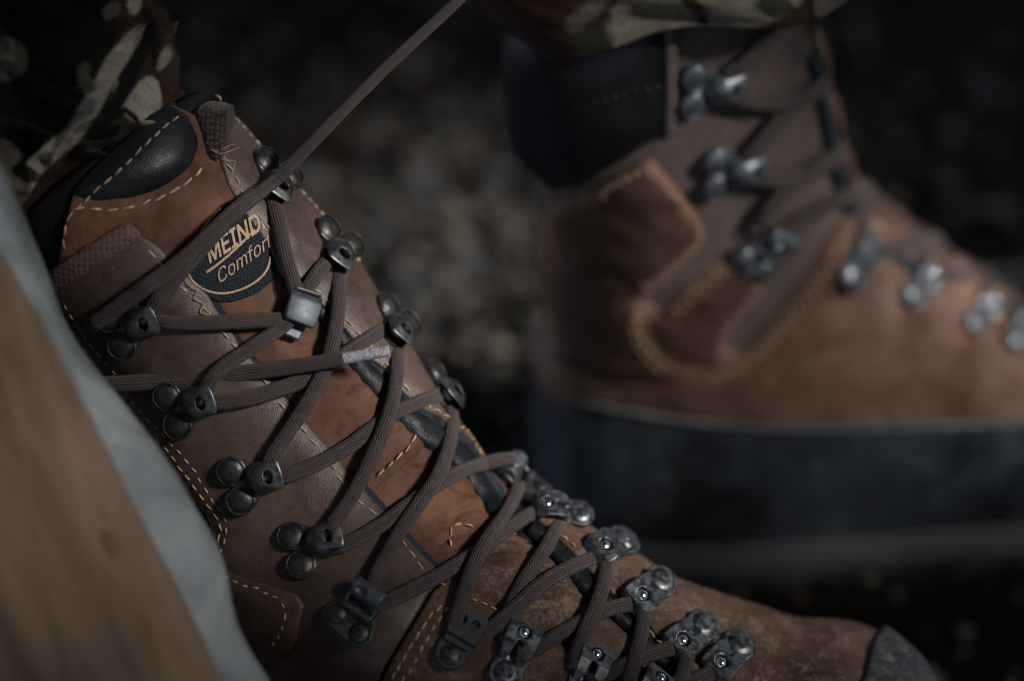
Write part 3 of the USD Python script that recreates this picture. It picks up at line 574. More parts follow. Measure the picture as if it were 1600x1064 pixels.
# stitching of the flaps and the foot
for pts in ([(228, 388), (246, 408), (270, 436), (287, 453), (307, 472), (326, 492), (343, 515), (359, 535), (374, 549)], [(400, 584), (408, 594), (435, 629), (451, 650), (468, 670), (494, 702)],
            [(494, 702), (517, 734), (537, 765), (561, 791), (585, 813), (606, 837), (626, 859), (650, 890), (674, 914), (698, 927)]):
    seam(NS, flapl, pts, .0046, pitch=.0052, extra=crs)
seam(NS, flapl, [(93, 448), (99, 477), (126, 505), (149, 538), (182, 579), (211, 619), (234, 650), (260, 680), (280, 709), (305, 743), (325, 772), (346, 803), (353, 823), (350, 845), (344, 857)], .0046, pitch=.0040, rad=.00034, extra=crs)
seam(NS, flapl, [(109, 462), (135, 501), (165, 539), (195, 578), (221, 617), (247, 650), (274, 683), (303, 720), (317, 738), (336, 770), (357, 801), (363, 823), (360, 844), (350, 860)], .0046, pitch=.0040, rad=.00034, extra=crs)
seam(NS, flapr, [(342, 262), (352, 275), (365, 298), (386, 333), (405, 354), (418, 374), (431, 393), (441, 407)], .0046, pitch=.005, extra=crs)
seam(NS, flapr, [(465, 437), (485, 459), (503, 476), (516, 489), (537, 509), (547, 523), (559, 538), (579, 562), (591, 572), (605, 589), (630, 620), (660, 643), (689, 663), (698, 673), (726, 693), (735, 709), (758, 742)], .0046, pitch=.005, extra=crs)
seam(NS, flapr, [(0.12, 1.15), (.5, 1.2), (1, 1.22), (1.5, 1.24), (2.0, 1.25), (2.3, 1.25)], .0046, pitch=.0045, isuv=True, extra=crs) if False else None
uu = np.stack([np.linspace(.1, 2.2, 60), np.linspace(1.02, 1.16, 60)], -1)
seam(NS, flapr, uu, .0047, pitch=.0034, gap=.0003, rad=.0005, isuv=True, extra=crs)
seam(NS, vamp, [(866, 850), (876, 858), (890, 870)], .0052, pitch=.004, extra=fdisp)
seam(NS, vamp, [(728, 944), (745, 950), (772, 962)], .0050, pitch=.004, extra=fdisp)
seam(NS, vamp, [(1000, 990), (1012, 1006), (1030, 1022)], .0052, pitch=.004, extra=fdisp)
seam(NS, vamp, [(688, 952), (657, 984), (636, 1018), (612, 1056), (600, 1080)], .0052, pitch=.0040, rad=.0004, extra=fdisp)
seam(NS, vamp, [(701, 955), (674, 986), (653, 1022), (627, 1060), (615, 1085)], .0052, pitch=.0040, rad=.0004, extra=fdisp)
seam(NS, heel, [(362, 890), (404, 915), (441, 930), (459, 948), (455, 973), (438, 996)], .0060, pitch=.0042, rad=.0004, extra=crs)
# knitted cuff, perforated strip
kn = lambda s, t, d: .0055 * (1 - np.exp(-(d / .006) ** 2))
obj(NEAR, 'knit_cuff', patch(NS, U(smooth_poly([(296, 180), (314, 166), (338, 172), (352, 190), (354, 206), (346, 236), (336, 262), (318, 252), (311, 220), (303, 198)], 1)), .005, .005, r=.003, h=.0016, extra=kn), 'knit_textile', smooth=50)
obj(NEAR, 'collar_strip', patch(NS, U([(80, 440), (90, 415), (120, 393), (160, 368), (195, 346), (206, 350), (220, 366), (222, 372), (155, 412), (98, 446)]), .0052, .003, extra=crs, ragged=.0006), 'perforated_leather', smooth=40)
# frayed thread ends
def hair(parent, p3, r=.0002, mat_='thread'):
    t = nz(np.gradient(np.asarray(p3), axis=0)); n = np.repeat(nz(-CF + .01)[None], len(p3), 0)
    m, _ = cord(np.asarray(p3), n, r, r, step=.0006, na=6, relief=0); obj(parent, 'loose_thread', m, mat_, smooth=True)
for pts in ([(318, 243), (330, 246), (341, 240), (350, 238)], [(322, 247), (335, 250), (346, 247), (357, 243)], [(336, 252), (345, 262), (352, 262), (350, 275)]):
    c = dense(pts, step=3); hair(flapr, NS.px(c, .0055), .00013)
for pts in ([(262, 412), (270, 424), (282, 428), (292, 446), (300, 447)], [(298, 452), (305, 456), (300, 466), (316, 474), (312, 482), (326, 492)]):
    c = dense(pts, step=3); hair(flapl, NS.px(c, .0050), .00020)
for pts in ([(200, 654), (222, 670), (240, 673)], [(228, 682), (240, 692), (246, 688), (244, 680)], [(284, 757), (292, 752), (298, 750)]):
    c = dense(pts, step=3); hair(flapl, NS.px(c, .0036), .00025)

# lettered label on the tongue
lc, la, lb = np.array([366, 398.]), np.array([.86, -.51]), np.array([.51, .86])
ell = lambda a, b, n=60: np.array([lc + la * a * math.cos(t) + lb * b * math.sin(t) for t in np.linspace(0, 2 * math.pi, n, endpoint=False)])
lo = np.vstack([[(350, 312), (384, 345), (414, 384), (434, 428), (414, 448), (395, 462), (368, 472), (342, 474), (328, 470), (314, 456), (298, 440), (290, 424), (292, 402), (304, 376), (322, 345)]])
label = obj(tongue, 'woven_label', patch(NS, U(smooth_poly(lo, 2)), .0033, .0012, h=.0014, r=.0006, extra=tb), 'woven_label', smooth=50)
tbl = lambda q: tb(NS.uv(q)[:, 0], NS.uv(q)[:, 1], None)
def drape(tm, o, ex, ey, off, arc=0.0):
    """flat lettering (unit = capital height) laid on the label: o pixel, ex/ey pixel vectors per unit"""
    v = tm.vertices; q = np.array(o) + v[:, :1] * ex + v[:, 1:2] * ey + arc * (v[:, :1] ** 2) * np.array(ey)
    uv = NS.uv(q); z = off + v[:, 2] + tb(uv[:, 0], uv[:, 1], None)
    m = tm.copy(); m.vertices = NS.at(uv[:, 0], uv[:, 1], z)
    return m
def letters(text, depth=.0004, bold=True):
    t = meshkit.text_mesh(text, 1.0, .1, bold); v = t.vertices.copy(); v[:, 2] *= depth / .1; t.vertices = v; return t.subdivide() if len(t.faces) < 900 else t
obj(label, 'lettering', drape(letters('MEINDL'), (321, 414), np.array([17.0, -10.6]), np.array([-6.5, -27]), .0034), 'label_thread', smooth=False)
obj(label, 'lettering', drape(letters('Comfort fit', bold=False), (337, 446), np.array([15.0, -10.6]), np.array([-3.5, -22]), .0034), 'tan_print', smooth=False)
def piping(pts, r, mat_, parent, name, off=.0035):
    c = dense(pts, step=2.5); uv = NS.uv(c); p, n = NS.at(uv[:, 0], uv[:, 1], off + tb(uv[:, 0], uv[:, 1], None), True)
    m, _ = cord(p, n, r, r * .7, step=.0008, na=8, relief=.00008); obj(parent, name, m, mat_, smooth=True)
piping([(318, 427), (340, 411), (365, 389), (390, 364)], .00045, 'label_thread', label, 'underline')
piping([(290, 420), (296, 436), (310, 449), (330, 458), (352, 459), (378, 452), (400, 438), (411, 424), (415, 406)], .00038, 'label_thread', label, 'border_line')
piping([(338, 330), (318, 352), (303, 378)], .0003, 'label_thread', label, 'border_line')

# ------------------------------------------------------------------ hooks and eyelets
def put_hook(q, toward, sc=1.0, S=NS, parent=NEAR, off=.0046, m1='gunmetal', m2='rivet_cap', tilt=0.0):
    h = obj(parent, 'lace_hook', place(HOOK[0], S, q, toward, off, sc, tilt=tilt), m1, smooth=40)
    for c in HOOK[1]: obj(h, 'rivet', place(c, S, q, toward, off, sc, tilt=tilt), m2, smooth=50)
def put_bracket(q, rivet, sc=1.0, S=NS, parent=NEAR, off=.005, m1='worn_steel', ball='bright_steel', tilt=0.0):
    h = obj(parent, 'lace_eyelet', place(BRACK[0], S, q, rivet, off, sc, tilt=tilt), m1, smooth=40)
    obj(h, 'bearing_ball', place(BRACK[1], S, q, rivet, off, sc, tilt=tilt), ball, smooth=True)
    obj(h, 'rivet', place(BRACK[2], S, q, rivet, off, sc, tilt=tilt), m1, smooth=40)
def put_plate(q, rivet, sc=1.0, S=NS, parent=NEAR, off=.005, m1='black_enamel', m2='rivet_cap'):
    h = obj(parent, 'lace_plate', place(PLATE[0], S, q, rivet, off, sc), m1, smooth=40)
    obj(h, 'rivet', place(PLATE[1], S, q, rivet, off, sc), m2, smooth=50)
def put_roller(q, rivet, sc=1.0, S=NS, parent=NEAR, off=.005, m1='gunmetal', m2='rivet_cap', m0='grey_metal', tilt=0.0):
    h = obj(parent, 'lace_clamp', place(ROLL[1], S, q, rivet, off, sc, tilt=tilt), m1, smooth=40)
    obj(h, 'roller', place(ROLL[0], S, q, rivet, off, sc, tilt=tilt), m0, smooth=40)
    for c in ROLL[2]: obj(h, 'rivet', place(c, S, q, rivet, off, sc, tilt=tilt), m2, smooth=50)
for q, t in (((228, 496), (300, 470)), ((318, 624), (390, 602)), ((415, 743), (490, 722)), ((510, 851), (585, 832))): put_hook(q, t, 1.08)
for q, t in (((413, 308), (404, 344)), ((508, 414), (499, 450)), ((600, 532), (591, 568)), ((676, 632), (667, 668))): put_hook(q, t, 1.1, tilt=.12)
put_roller((572, 945), (528, 1010), 1.0)
put_roller((796, 752), (838, 760), 1.1, off=.0056, tilt=.7)
put_plate((722, 988), (695, 1034), 1.0)
put_bracket((803, 1012), (783, 1058), 1.25); put_bracket((912, 1046), (894, 1095), 1.25); put_bracket((850, 816), (880, 826), 1.15, off=.0055, tilt=.6)
for q, r in (((932, 876), (966, 868)), ((990, 945), (1024, 922)), ((1054, 1014), (1096, 985)), ((1116, 1050), (1158, 1010))): put_bracket(q, r, 1.3, tilt=.15)
put_bracket((1010, 1085), (985, 1130), 1.25)
# slider on the tongue that holds the crossing laces
clip = to_tm(m3.Manifold.batch_hull([m3.Manifold.hull(disc(1.7, .5, (x, y, 0)) + disc(1.35, .95, (x, y, 0))) for x, y in ((-4.6, -3.3), (-4.2, 3.7), (3.6, -3.6), (4.0, 3.3))]).refine_to_length(.6))
_v = clip.vertices.copy(); _v[:, 2] += -.055 * np.maximum(-1.2 - _v[:, 0], 0) ** 2 * 3.2 - .030 * _v[:, 1] ** 2 - .05 * np.maximum(_v[:, 0] - 2.5, 0) ** 2; clip.vertices = _v
TABM = m3.Manifold.batch_hull([sph(.7, (x, y, -4.6)) for x, y in ((3, -3.4), (8.2, -2.6), (8.6, 1.6), (3, 3.2))])
SIDEM = m3.Manifold.batch_hull([sph(.7, (x, y, z)) for x, y, z in ((-4.8, 3.6, 0), (-4.6, -3.6, 0), (-6.2, 3.0, -4.6), (-6.2, -3.0, -4.6))])
slid = obj(NEAR, 'lace_slider', place(cat([clip, soft(TABM + SIDEM, 4, .5)]), NS, (458, 488), (450, 530), .0108, 1.15), 'grey_metal', smooth=40)

# ------------------------------------------------------------------ laces of the near boot
OV, UN, HK = .0098, .0056, .0078
def lz(pts, lift, **k): return strand(NS, pts, lift, **k)
strands = [
 lz([(236, 498), (260, 503), (300, 505), (360, 503), (420, 500), (452, 497)], [.0072, .0082, .0080, .0078, .0076, .0078]),
 lz([(463, 480), (476, 458), (492, 432), (508, 412), (516, 402)], [.0078, .0082, .0088, .0082, .0070]),
 lz([(466, 474), (458, 440), (445, 395), (436, 350), (428, 322), (424, 306)], [.0090, .0098, .0092, .0088, .0080, .0070]),
 lz([(452, 500), (425, 522), (385, 548), (350, 572), (330, 592), (320, 610)], [.0080, .0078, .0080, .0084, .0082, .0066]),
 lz([(326, 627), (350, 628), (395, 620), (445, 605), (500, 580), (550, 545), (590, 520), (610, 508)], [.0070, .0082, .0080, .0074, .0068, .0072, .0082, .0070]),
 lz([(530, 424), (530, 445), (526, 500), (513, 560), (490, 612), (455, 668), (428, 708), (418, 730)], [.0072, .0082, .0098, .0100, .0103, .0092, .0084, .0068]),
 lz([(424, 746), (450, 742), (500, 722), (555, 690), (600, 655), (645, 632), (680, 618), (690, 614)], [.0070, .0082, .0078, .0066, .0062, .0076, .0084, .0070]),
 lz([(618, 540), (620, 562), (617, 605), (605, 655), (580, 715), (550, 775), (522, 815), (508, 842)], [.0072, .0082, .0098, .0103, .0098, .0092, .0082, .0066]),
 lz([(518, 853), (548, 846), (595, 820), (645, 784), (685, 755), (720, 736), (755, 725), (785, 718), (804, 718)], [.0070, .0082, .0078, .0066, .0062, .0074, .0084, .0086, .0080]),
 lz([(702, 632), (707, 655), (700, 700), (680, 750), (645, 800), (610, 855), (585, 905), (576, 935)], [.0072, .0082, .0098, .0103, .0100, .0090, .0086, .0088]),
 lz([(578, 946), (606, 938), (655, 915), (705, 888), (745, 862), (785, 832), (820, 808), (850, 796)], [.0080, .0084, .0074, .0064, .0060, .0068, .0082, .0080]),
 lz([(808, 752), (804, 775), (783, 812), (757, 850), (738, 890), (722, 935), (712, 968), (710, 982)], [.0082, .0086, .0096, .0103, .0104, .0096, .0086, .0072]),
 lz([(735, 994), (765, 982), (800, 955), (835, 922), (872, 896), (905, 880), (925, 873)], [.0072, .0080, .0092, .0100, .0094, .0086, .0084]),
 lz([(872, 806), (868, 825), (850, 860), (825, 898), (803, 938), (792, 975), (796, 1005)], [.0084, .0084, .0080, .0074, .0062, .0072, .0084]),
 lz([(806, 1020), (835, 1014), (870, 992), (910, 970), (945, 953), (985, 944)], [.0084, .0082, .0064, .0058, .0072, .0084]),
 lz([(946, 882), (944, 905), (932, 945), (917, 980), (905, 1015), (900, 1045)], [.0084, .0086, .0098, .0103, .0096, .0084]),
 lz([(918, 1064), (945, 1055), (985, 1034), (1020, 1020), (1050, 1012)], [.0084, .0080, .0066, .0072, .0084]),
 lz([(1003, 952), (1004, 975), (996, 1015), (984, 1060), (975, 1095)], [.0084, .0090, .0102, .0100, .0084]),
 lz([(1070, 1022), (1068, 1045), (1055, 1080), (1040, 1110)], [.0084, .0090, .0098, .0090]),
 lz([(1005, 1095), (1050, 1076), (1085, 1062), (1112, 1050)], [.0080, .0070, .0074, .0084]),
]
rr = {}
dR1 = float(NS.depth([(424, 306)])[0]); dL1 = float(NS.depth([(236, 484)])[0])
dz = lambda pts, lf: [float(x) - l for x, l in zip(NS.depth(pts), lf)]
Bp = [(432, 280), (385, 318), (335, 368), (285, 422), (248, 468), (233, 494)]
Bd = dz(Bp, [.0110, .0112, .0098, .0090, .0088, .0072]); Bd[0] = dR1 - .0135; Bd[1] = min(Bd[1], dR1 - .0125)
strands.append(strand(NS, [(760, -46), (720, -2), (640, 72), (560, 150), (480, 232)] + Bp, 0, depths=[Bd[0] - .002, Bd[0] - .002, Bd[0] - .002, Bd[0] - .0015, Bd[0] - .001] + Bd, w=.0018, th=.0016, w1=.0027))
Ap = [(428, 288), (412, 296), (382, 318), (346, 350), (290, 402), (230, 447), (150, 504), (100, 540)]
Ad = dz(Ap, [.0085, .0105, .0140, .0140, .0128, .0122, .0125, .0110]); Ad[0] = dR1 - .0100; Ad[1] = dR1 - .0125
strands.append(strand(NS, Ap + [(40, 585), (-40, 640)], 0, depths=Ad + [Ad[-1], Ad[-1]], w=.0028))
dF = float(NS.depth([(520, 560)])[0])
free = [(-30, 598), (80, 601), (180, 600), (260, 595), (340, 587), (420, 578), (490, 568), (537, 560)]
strands.append(strand(NS, free, 0, depths=[dF - .011, dF - .012, dF - .013, dF - .0135, dF - .0145, dF - .0155, dF - .0160, dF - .0160], w=.0031, th=.0026, w1=.0026))
lm = trimesh.util.concatenate([s[0] for s in strands]); lcv = np.vstack([s[1] for s in strands])
lace = obj(NEAR, 'lace', lm, 'lace', uv=lcv, label='dark brown braided lace crossing from hook to hook')
ag = [P(x, y, d) for x, y, d in ((534, 560.5, dF - .0160), (560, 556, dF - .0163), (590, 551, dF - .0164), (609, 548, dF - .0164))]
am, _ = cord(np.array(ag), np.repeat(-CF[None], 4, 0), .0019, .0016, step=.0005, na=20, relief=.00012, pitch=.0022, cols=10)
obj(lace, 'aglet', am, 'aglet', smooth=True, label='clear plastic lace end')
# toe cap, rand and sole of the near boot
toe_uv = np.vstack([U([(1345, 1075), (1352, 1040), (1362, 1010), (1368, 994)]), [(12.75, 1.3), (12.9, 2.1), (13.95, 2.1), (13.95, -2.1), (12.3, -2.1), (12.3, -1)]])
tcap = lambda s, t, d: .0012 * (meshkit.fbm(np.stack([s * 12, t * 12, s * 0], -1), 3, 41) - .5)
obj(NEAR, 'toe_cap', patch(NS, toe_uv, .0078, .003, h=.002, extra=lambda s, t, d: fdisp(s, t, d + 1) + tcap(s, t, d)), 'dirty_rubber', smooth=40)

# ------------------------------------------------------------------ FAR BOOT, seen from its side
GZ = -.066                                    # the ground drops towards the back
YC = .813                                     # its middle plane
HX = (858, 846)                               # heel, lower back (pixel)
F2px = [(1235, -60), (1262, 40), (1285, 140), (1305, 225), (1338, 300), (1400, 352), (1462, 398), (1530, 446), (1600, 492), (1690, 545), (1790, 596), (1890, 652), (1965, 715), (2000, 760)]
B2px = [(800, -60), (792, 70), (796, 175), (826, 262), (852, 350), (856, 430), (860, 520), (872, 610)]
TB = .165                                     # the toe points a little away
hx = Py(872, 800, YC)[0]
def Pyaw(px, py):                             # on the middle plane
    r = ray(px, py); t = (YC - hx * TB) / (r[1] - r[0] * TB); return CAM + t * r
F2 = np.array([Pyaw(x, y) for x, y in F2px])
yv = lambda dx, z: [hx + dx * 1.1, YC + dx * 1.1 * TB, z * 1.1 + GZ]
B2 = np.array([Pyaw(x, y) for x, y in B2px] + [yv(.06, .022), yv(.12, .022), yv(.175, .022), yv(.225, .024), yv(.262, .026), yv(.275, .03)])
L2 = np.repeat([nz(np.array([TB, -1.0, 0]))], len(F2), 0)
W2 = np.array([46, 46, 45, 43, 42, 41, 40.5, 40, 41, 44, 47, 45, 34, 8]) * .0011
FSF = Surf(F2, B2, L2, W2, [.55, .55, .55, .56, .58, .6, .6, .58, .5, .45, .45, .5, .5, .5], [2.1, 2.1, 2.1, 2.1, 2.1, 2.15, 2.2, 2.2, 2.2, 2.2, 2.2, 2.2, 2.2, 2.1])
V = lambda pts: FSF.uv(pts)
FAR = thing('hiking_boot', 'blurred brown boot behind, shown from its side with its thick dark rubber sole', 'boot', [hx + .13, YC, GZ], 'pair of hiking boots')
farlow = lambda s, t, d: .0048 * (meshkit.fbm(np.stack([s * 1.5 + t * 1.2, t * 2.2 - s * .5, s * 0 + 2], -1), 4, 51) - .5) - .001 * np.exp(-(d / .003) ** 2)
obj(FAR, 'leather_shaft', FSF.shell(0.0), 'far_smooth', smooth=True)
# nubuck of heel and foot with its two slots
edge = [(868, 322), (905, 302), (960, 272), (1012, 243), (1024, 250), (1060, 296), (1094, 340), (1098, 366), (1082, 390), (1050, 420), (1016, 452), (1008, 470), (1020, 478), (1040, 470), (1085, 432), (1130, 398), (1160, 388),
        (1196, 402), (1204, 420), (1190, 446), (1155, 490), (1130, 518), (1126, 540), (1142, 550), (1165, 538), (1200, 502), (1240, 450), (1275, 398), (1304, 348), (1322, 330), (1346, 334), (1362, 340)]
nb = np.vstack([V(smooth_poly(edge, 1)[2:-2]), [(5.0, .15), (6.0, 0.0), (7.0, -.1), (9, -.2), (13.9, -.3), (13.9, 2.9), (9, 3.1), (7.4, 3.1), (5, 3.1), (3.9, 3.1)]])
nub = obj(FAR, 'nubuck_foot', patch(FSF, nb, .0042, .003, h=.003, r=.0016, extra=farlow), 'far_nubuck', smooth=40)
ank = [(1014, 488), (1045, 478), (1090, 442), (1146, 402), (1188, 408), (1192, 425), (1155, 472), (1122, 516), (1116, 546), (1134, 560), (1100, 566), (1055, 555), (1022, 526)]
obj(FAR, 'ankle_pad', patch(FSF, V(smooth_poly(ank, 1)), .0056, .003, h=.003, r=.0016, extra=farlow), 'dark_nubuck', smooth=40)
hcp = [(872, 330), (905, 312), (960, 282), (1010, 256), (1022, 266), (1052, 302), (1082, 342), (1084, 364), (1070, 384), (1040, 410), (1006, 440), (992, 466), (990, 500), (1004, 536), (1036, 564), (1080, 582), (1000, 590), (930, 580), (872, 560)]
obj(FAR, 'heel_counter', patch(FSF, V(hcp), .0054, .003, h=.003, r=.0016, extra=farlow), 'dark_nubuck', smooth=40)
def inner(pts, o):
    c = dense(pts, step=4); t = np.gradient(c, axis=0); t /= np.linalg.norm(t, axis=1, keepdims=True); return c + np.stack([-t[:, 1], t[:, 0]], -1) * o
for o in (8, 17):
    for pts in (edge[:4], edge[4:8], edge[7:11], edge[13:17], edge[19:22], edge[23:30]):
        seam(FSF, nub, inner(pts, o), .0048, pitch=.0042, rad=.0008, mat_='far_thread', one=True)
for o in (0, 10):                             # the seam that runs round under the slots
    seam(FSF, nub, np.array([(1000, 470), (1000, 505), (1020, 540), (1055, 566), (1100, 576), (1140, 572), (1170, 556)]) + [-o * .6, o], .0052, pitch=.0042, rad=.0008, mat_='far_thread', one=True)
# black padded collar behind, with seams
col = [(800, 120), (798, 200), (822, 250), (868, 296), (905, 288), (955, 258), (1006, 226), (1040, 205), (1046, 160), (1040, 100), (1036, 20), (800, 10)]
cx = lambda s, t, d: .006 * (1 - np.exp(-(d / .01) ** 2))
colr = obj(FAR, 'padded_collar', patch(FSF, np.vstack([V(col[2:11]), [(0.4, 3.05), (1.5, 3.1), (2.6, 3.1)]]), .002, .003, h=.004, extra=cx), 'collar_leather', smooth=50)
seam(FSF, colr, [(848, 208), (880, 180), (930, 150), (980, 130), (1030, 118)], .008, pitch=.004, rad=.0005, mat_='dark_thread', one=True)
seam(FSF, nub, [(822, 240), (850, 262), (900, 296)], .004, pitch=.004, rad=.0006, mat_='dark_thread', one=True)
obj(FAR, 'collar_edge', patch(FSF, strip(FSF, [(1046, 40), (1046, 120), (1046, 205)], -8, 10), .0034, .003, h=.003), 'far_smooth', smooth=50)
# tongue seen at the front edge
obj(FAR, 'tongue', patch(FSF, np.array([(.5, -.55), (1.5, -.5), (3, -.5), (5, -.5), (7, -.5), (9, -.4), (9, .30), (7, .36), (6, .36), (5, .36), (4, .36), (3, .34), (1.5, .34), (.5, .34)]), .002, .003, h=.003,
    extra=lambda s, t, d: .003 * np.abs(np.sin(s * 3.4))), 'dark_nubuck', smooth=50)
obj(FAR, 'tongue_edge', patch(FSF, np.array([(1.0, .40), (3, .40), (5, .42), (7.2, .42), (7.2, .54), (5, .54), (3, .52), (1.0, .52)]), .004, .003, h=.003), 'dark_edge', smooth=50)
# hooks, clamp, plates and laces
def fpx(px, lift): return [float(x) - lift for x in FSF.depth(px)]
hk = dict(S=FSF, parent=FAR, off=.002, m1='far_metal', m2='far_metal')
put_hook((1126, 128), (1190, 112), 1.22, **hk); put_hook((1158, 256), (1222, 236), 1.22, **hk)
put_roller((1198, 366), (1160, 418), 1.2, S=FSF, parent=FAR, off=.004, m1='far_metal', m2='far_metal', m0='far_metal')
put_plate((1338, 392), (1312, 436), 1.2, S=FSF, parent=FAR, off=.0036, m1='far_metal', m2='far_metal')
for q, r in (((1434, 436), (1410, 466)), ((1528, 482), (1504, 512)), ((1588, 512), (1568, 540)), ((1702, 548), (1680, 580))): put_bracket(q, r, 1.2, S=FSF, parent=FAR, off=.0036, m1='far_metal')
fl = []
def fz(pts, lift): fl.append(strand(FSF, pts, lift, w=.0034, th=.0026, coarse=2.2))
fz([(1132, 120), (1165, 100), (1205, 60), (1240, 20)], [.006, .008, .009, .010])
fz([(1130, 140), (1170, 158), (1225, 160), (1262, 150), (1285, 140)], [.006, .008, .008, .010, .010])
fz([(1166, 248), (1195, 215), (1230, 175), (1260, 150), (1290, 128)], [.006, .008, .009, .011, .011])
fz([(1165, 268), (1205, 282), (1245, 278), (1285, 262), (1308, 248)], [.006, .008, .008, .010, .010])
fz([(1190, 352), (1205, 322), (1250, 282), (1290, 252), (1312, 238)], [.007, .009, .009, .011, .011])
fz([(1212, 372), (1250, 348), (1300, 318), (1340, 300), (1362, 296)], [.007, .008, .009, .010, .010])
fz([(1340, 380), (1345, 350), (1352, 322), (1360, 305)], [.008, .009, .009, .010])
fz([(1352, 400), (1385, 392), (1420, 380), (1452, 374), (1470, 380)], [.008, .008, .009, .010, .010])
fz([(1438, 418), (1445, 395), (1450, 375), (1445, 362)], [.008, .009, .009, .009])
fz([(1448, 432), (1480, 432), (1515, 430), (1545, 430)], [.008, .008, .009, .009])
fz([(1534, 460), (1540, 445), (1545, 430)], [.008, .009, .009]); fz([(1545, 474), (1580, 478), (1610, 482)], [.008, .008, .009]); fz([(1620, 500), (1630, 485), (1635, 475)], [.008, .009, .009])
lm2 = trimesh.util.concatenate([s[0] for s in fl]); obj(FAR, 'lace', lm2, 'lace', uv=np.vstack([s[1] for s in fl]))
# rubber rand, midsole and lugged outsole, cut from the swelled body
def outline(S, z, grow, offs=.004, box=None):
    m = S.shell(offs, ns=140, nt=120); p = np.vstack([np.array(m.section([0, 0, 1], [0, 0, q]).vertices)[:, :2] for q in (z - .012, z, z + .018, z + .032, z + .04)]) if S is FSF else np.array(m.section([0, 0, 1], [0, 0, z]).vertices)[:, :2]; hull = shapely.MultiPoint(p).convex_hull
    if box is not None: hull = hull.union(box).convex_hull
    return hull.buffer(grow, 24)
def smooth_ring(poly, n=220):
    r = poly.exterior if poly.exterior.is_ccw else poly.exterior.reverse(); q = np.array([r.interpolate(i / n, normalized=True).coords[0] for i in range(n)])
    for _ in range(24): q = .5 * q + .25 * (np.roll(q, 1, 0) + np.roll(q, -1, 0))
    return q
def band(S, parent, name, mat_, ztop, z0, z1f, layers, grow0, grow1, wob=0.0, top_in=.004, box=None, gz=0.0):
    """wall from z0 up to ztop(x,y); follows the boot outline, leaning"""
    base = smooth_ring(outline(S, .05 + gz, 0, box=box)); c = base.mean(0)
    nn = np.roll(base, -1, 0) - np.roll(base, 1, 0); nn = nz(np.stack([nn[:, 1], -nn[:, 0]], -1))
    rows = []
    for k in range(layers + 1):
        f = k / layers; g = grow0 + (grow1 - grow0) * f + .0022 * math.sin(math.pi * f)
        zz = z0 + (ztop(base) - z0) * f
        q = base + nn * g
        rows.append(np.c_[q, zz])
    rows.append(np.c_[base + nn * (grow1 - top_in * .6), ztop(base) + .0012]); rows.append(np.c_[base + nn * (grow1 - top_in * 2.2), ztop(base) - .006])
    R = np.array(rows); m, n = R.shape[:2]
    v = R.reshape(-1, 3); v = v + wob * (meshkit.fbm(v * 60, 3, 8)[:, None] - .5) * np.c_[np.tile(nn, (m, 1)), np.zeros(m * n)]
    i = np.arange(m * n).reshape(m, n); j = np.roll(i, -1, 1)
    f = np.vstack([np.stack([i[:-1], j[:-1], j[1:]], -1).reshape(-1, 3), np.stack([i[:-1], j[1:], i[1:]], -1).reshape(-1, 3)])
    if S is FSF:
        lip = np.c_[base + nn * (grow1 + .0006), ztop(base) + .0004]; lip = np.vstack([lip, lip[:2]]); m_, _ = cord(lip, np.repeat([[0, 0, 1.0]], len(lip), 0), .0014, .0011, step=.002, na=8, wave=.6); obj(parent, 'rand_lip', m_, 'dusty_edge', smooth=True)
    return obj(parent, name, trimesh.Trimesh(v, f, process=False), mat_, smooth=40), base, nn
def ztop2(b):
    """height of the rand's upper edge, a curve over the length of the boot (same on both sides)"""
    ax_ = np.array([1, TB]) / math.hypot(1, TB); al = (b - [hx, YC]) @ ax_
    tx, ty = [860, 875, 960, 1100, 1250, 1600, 1800, 2100], [596, 601, 631, 658, 666, 656, 655, 668]
    near = (b - [hx, YC]) @ np.array([-TB, 1.0]) < -.004
    z = np.full(len(b), .08 + GZ)
    for _ in range(4):
        px, d = proj(np.c_[b, z]); pe, _d = proj(np.c_[b, z + .001])
        z = z + .001 * (np.interp(px[:, 0], tx, ty) - px[:, 1]) / (pe[:, 1] - px[:, 1])
    o = np.argsort(al[near]); A_, Z_ = al[near][o], z[near][o]
    k = np.ones(15) / 15; Z_ = np.convolve(np.r_[np.repeat(Z_[0], 7), Z_, np.repeat(Z_[-1], 7)], k, 'valid')
    return np.clip(np.interp(al, A_, Z_), .045 + GZ, .14 + GZ)
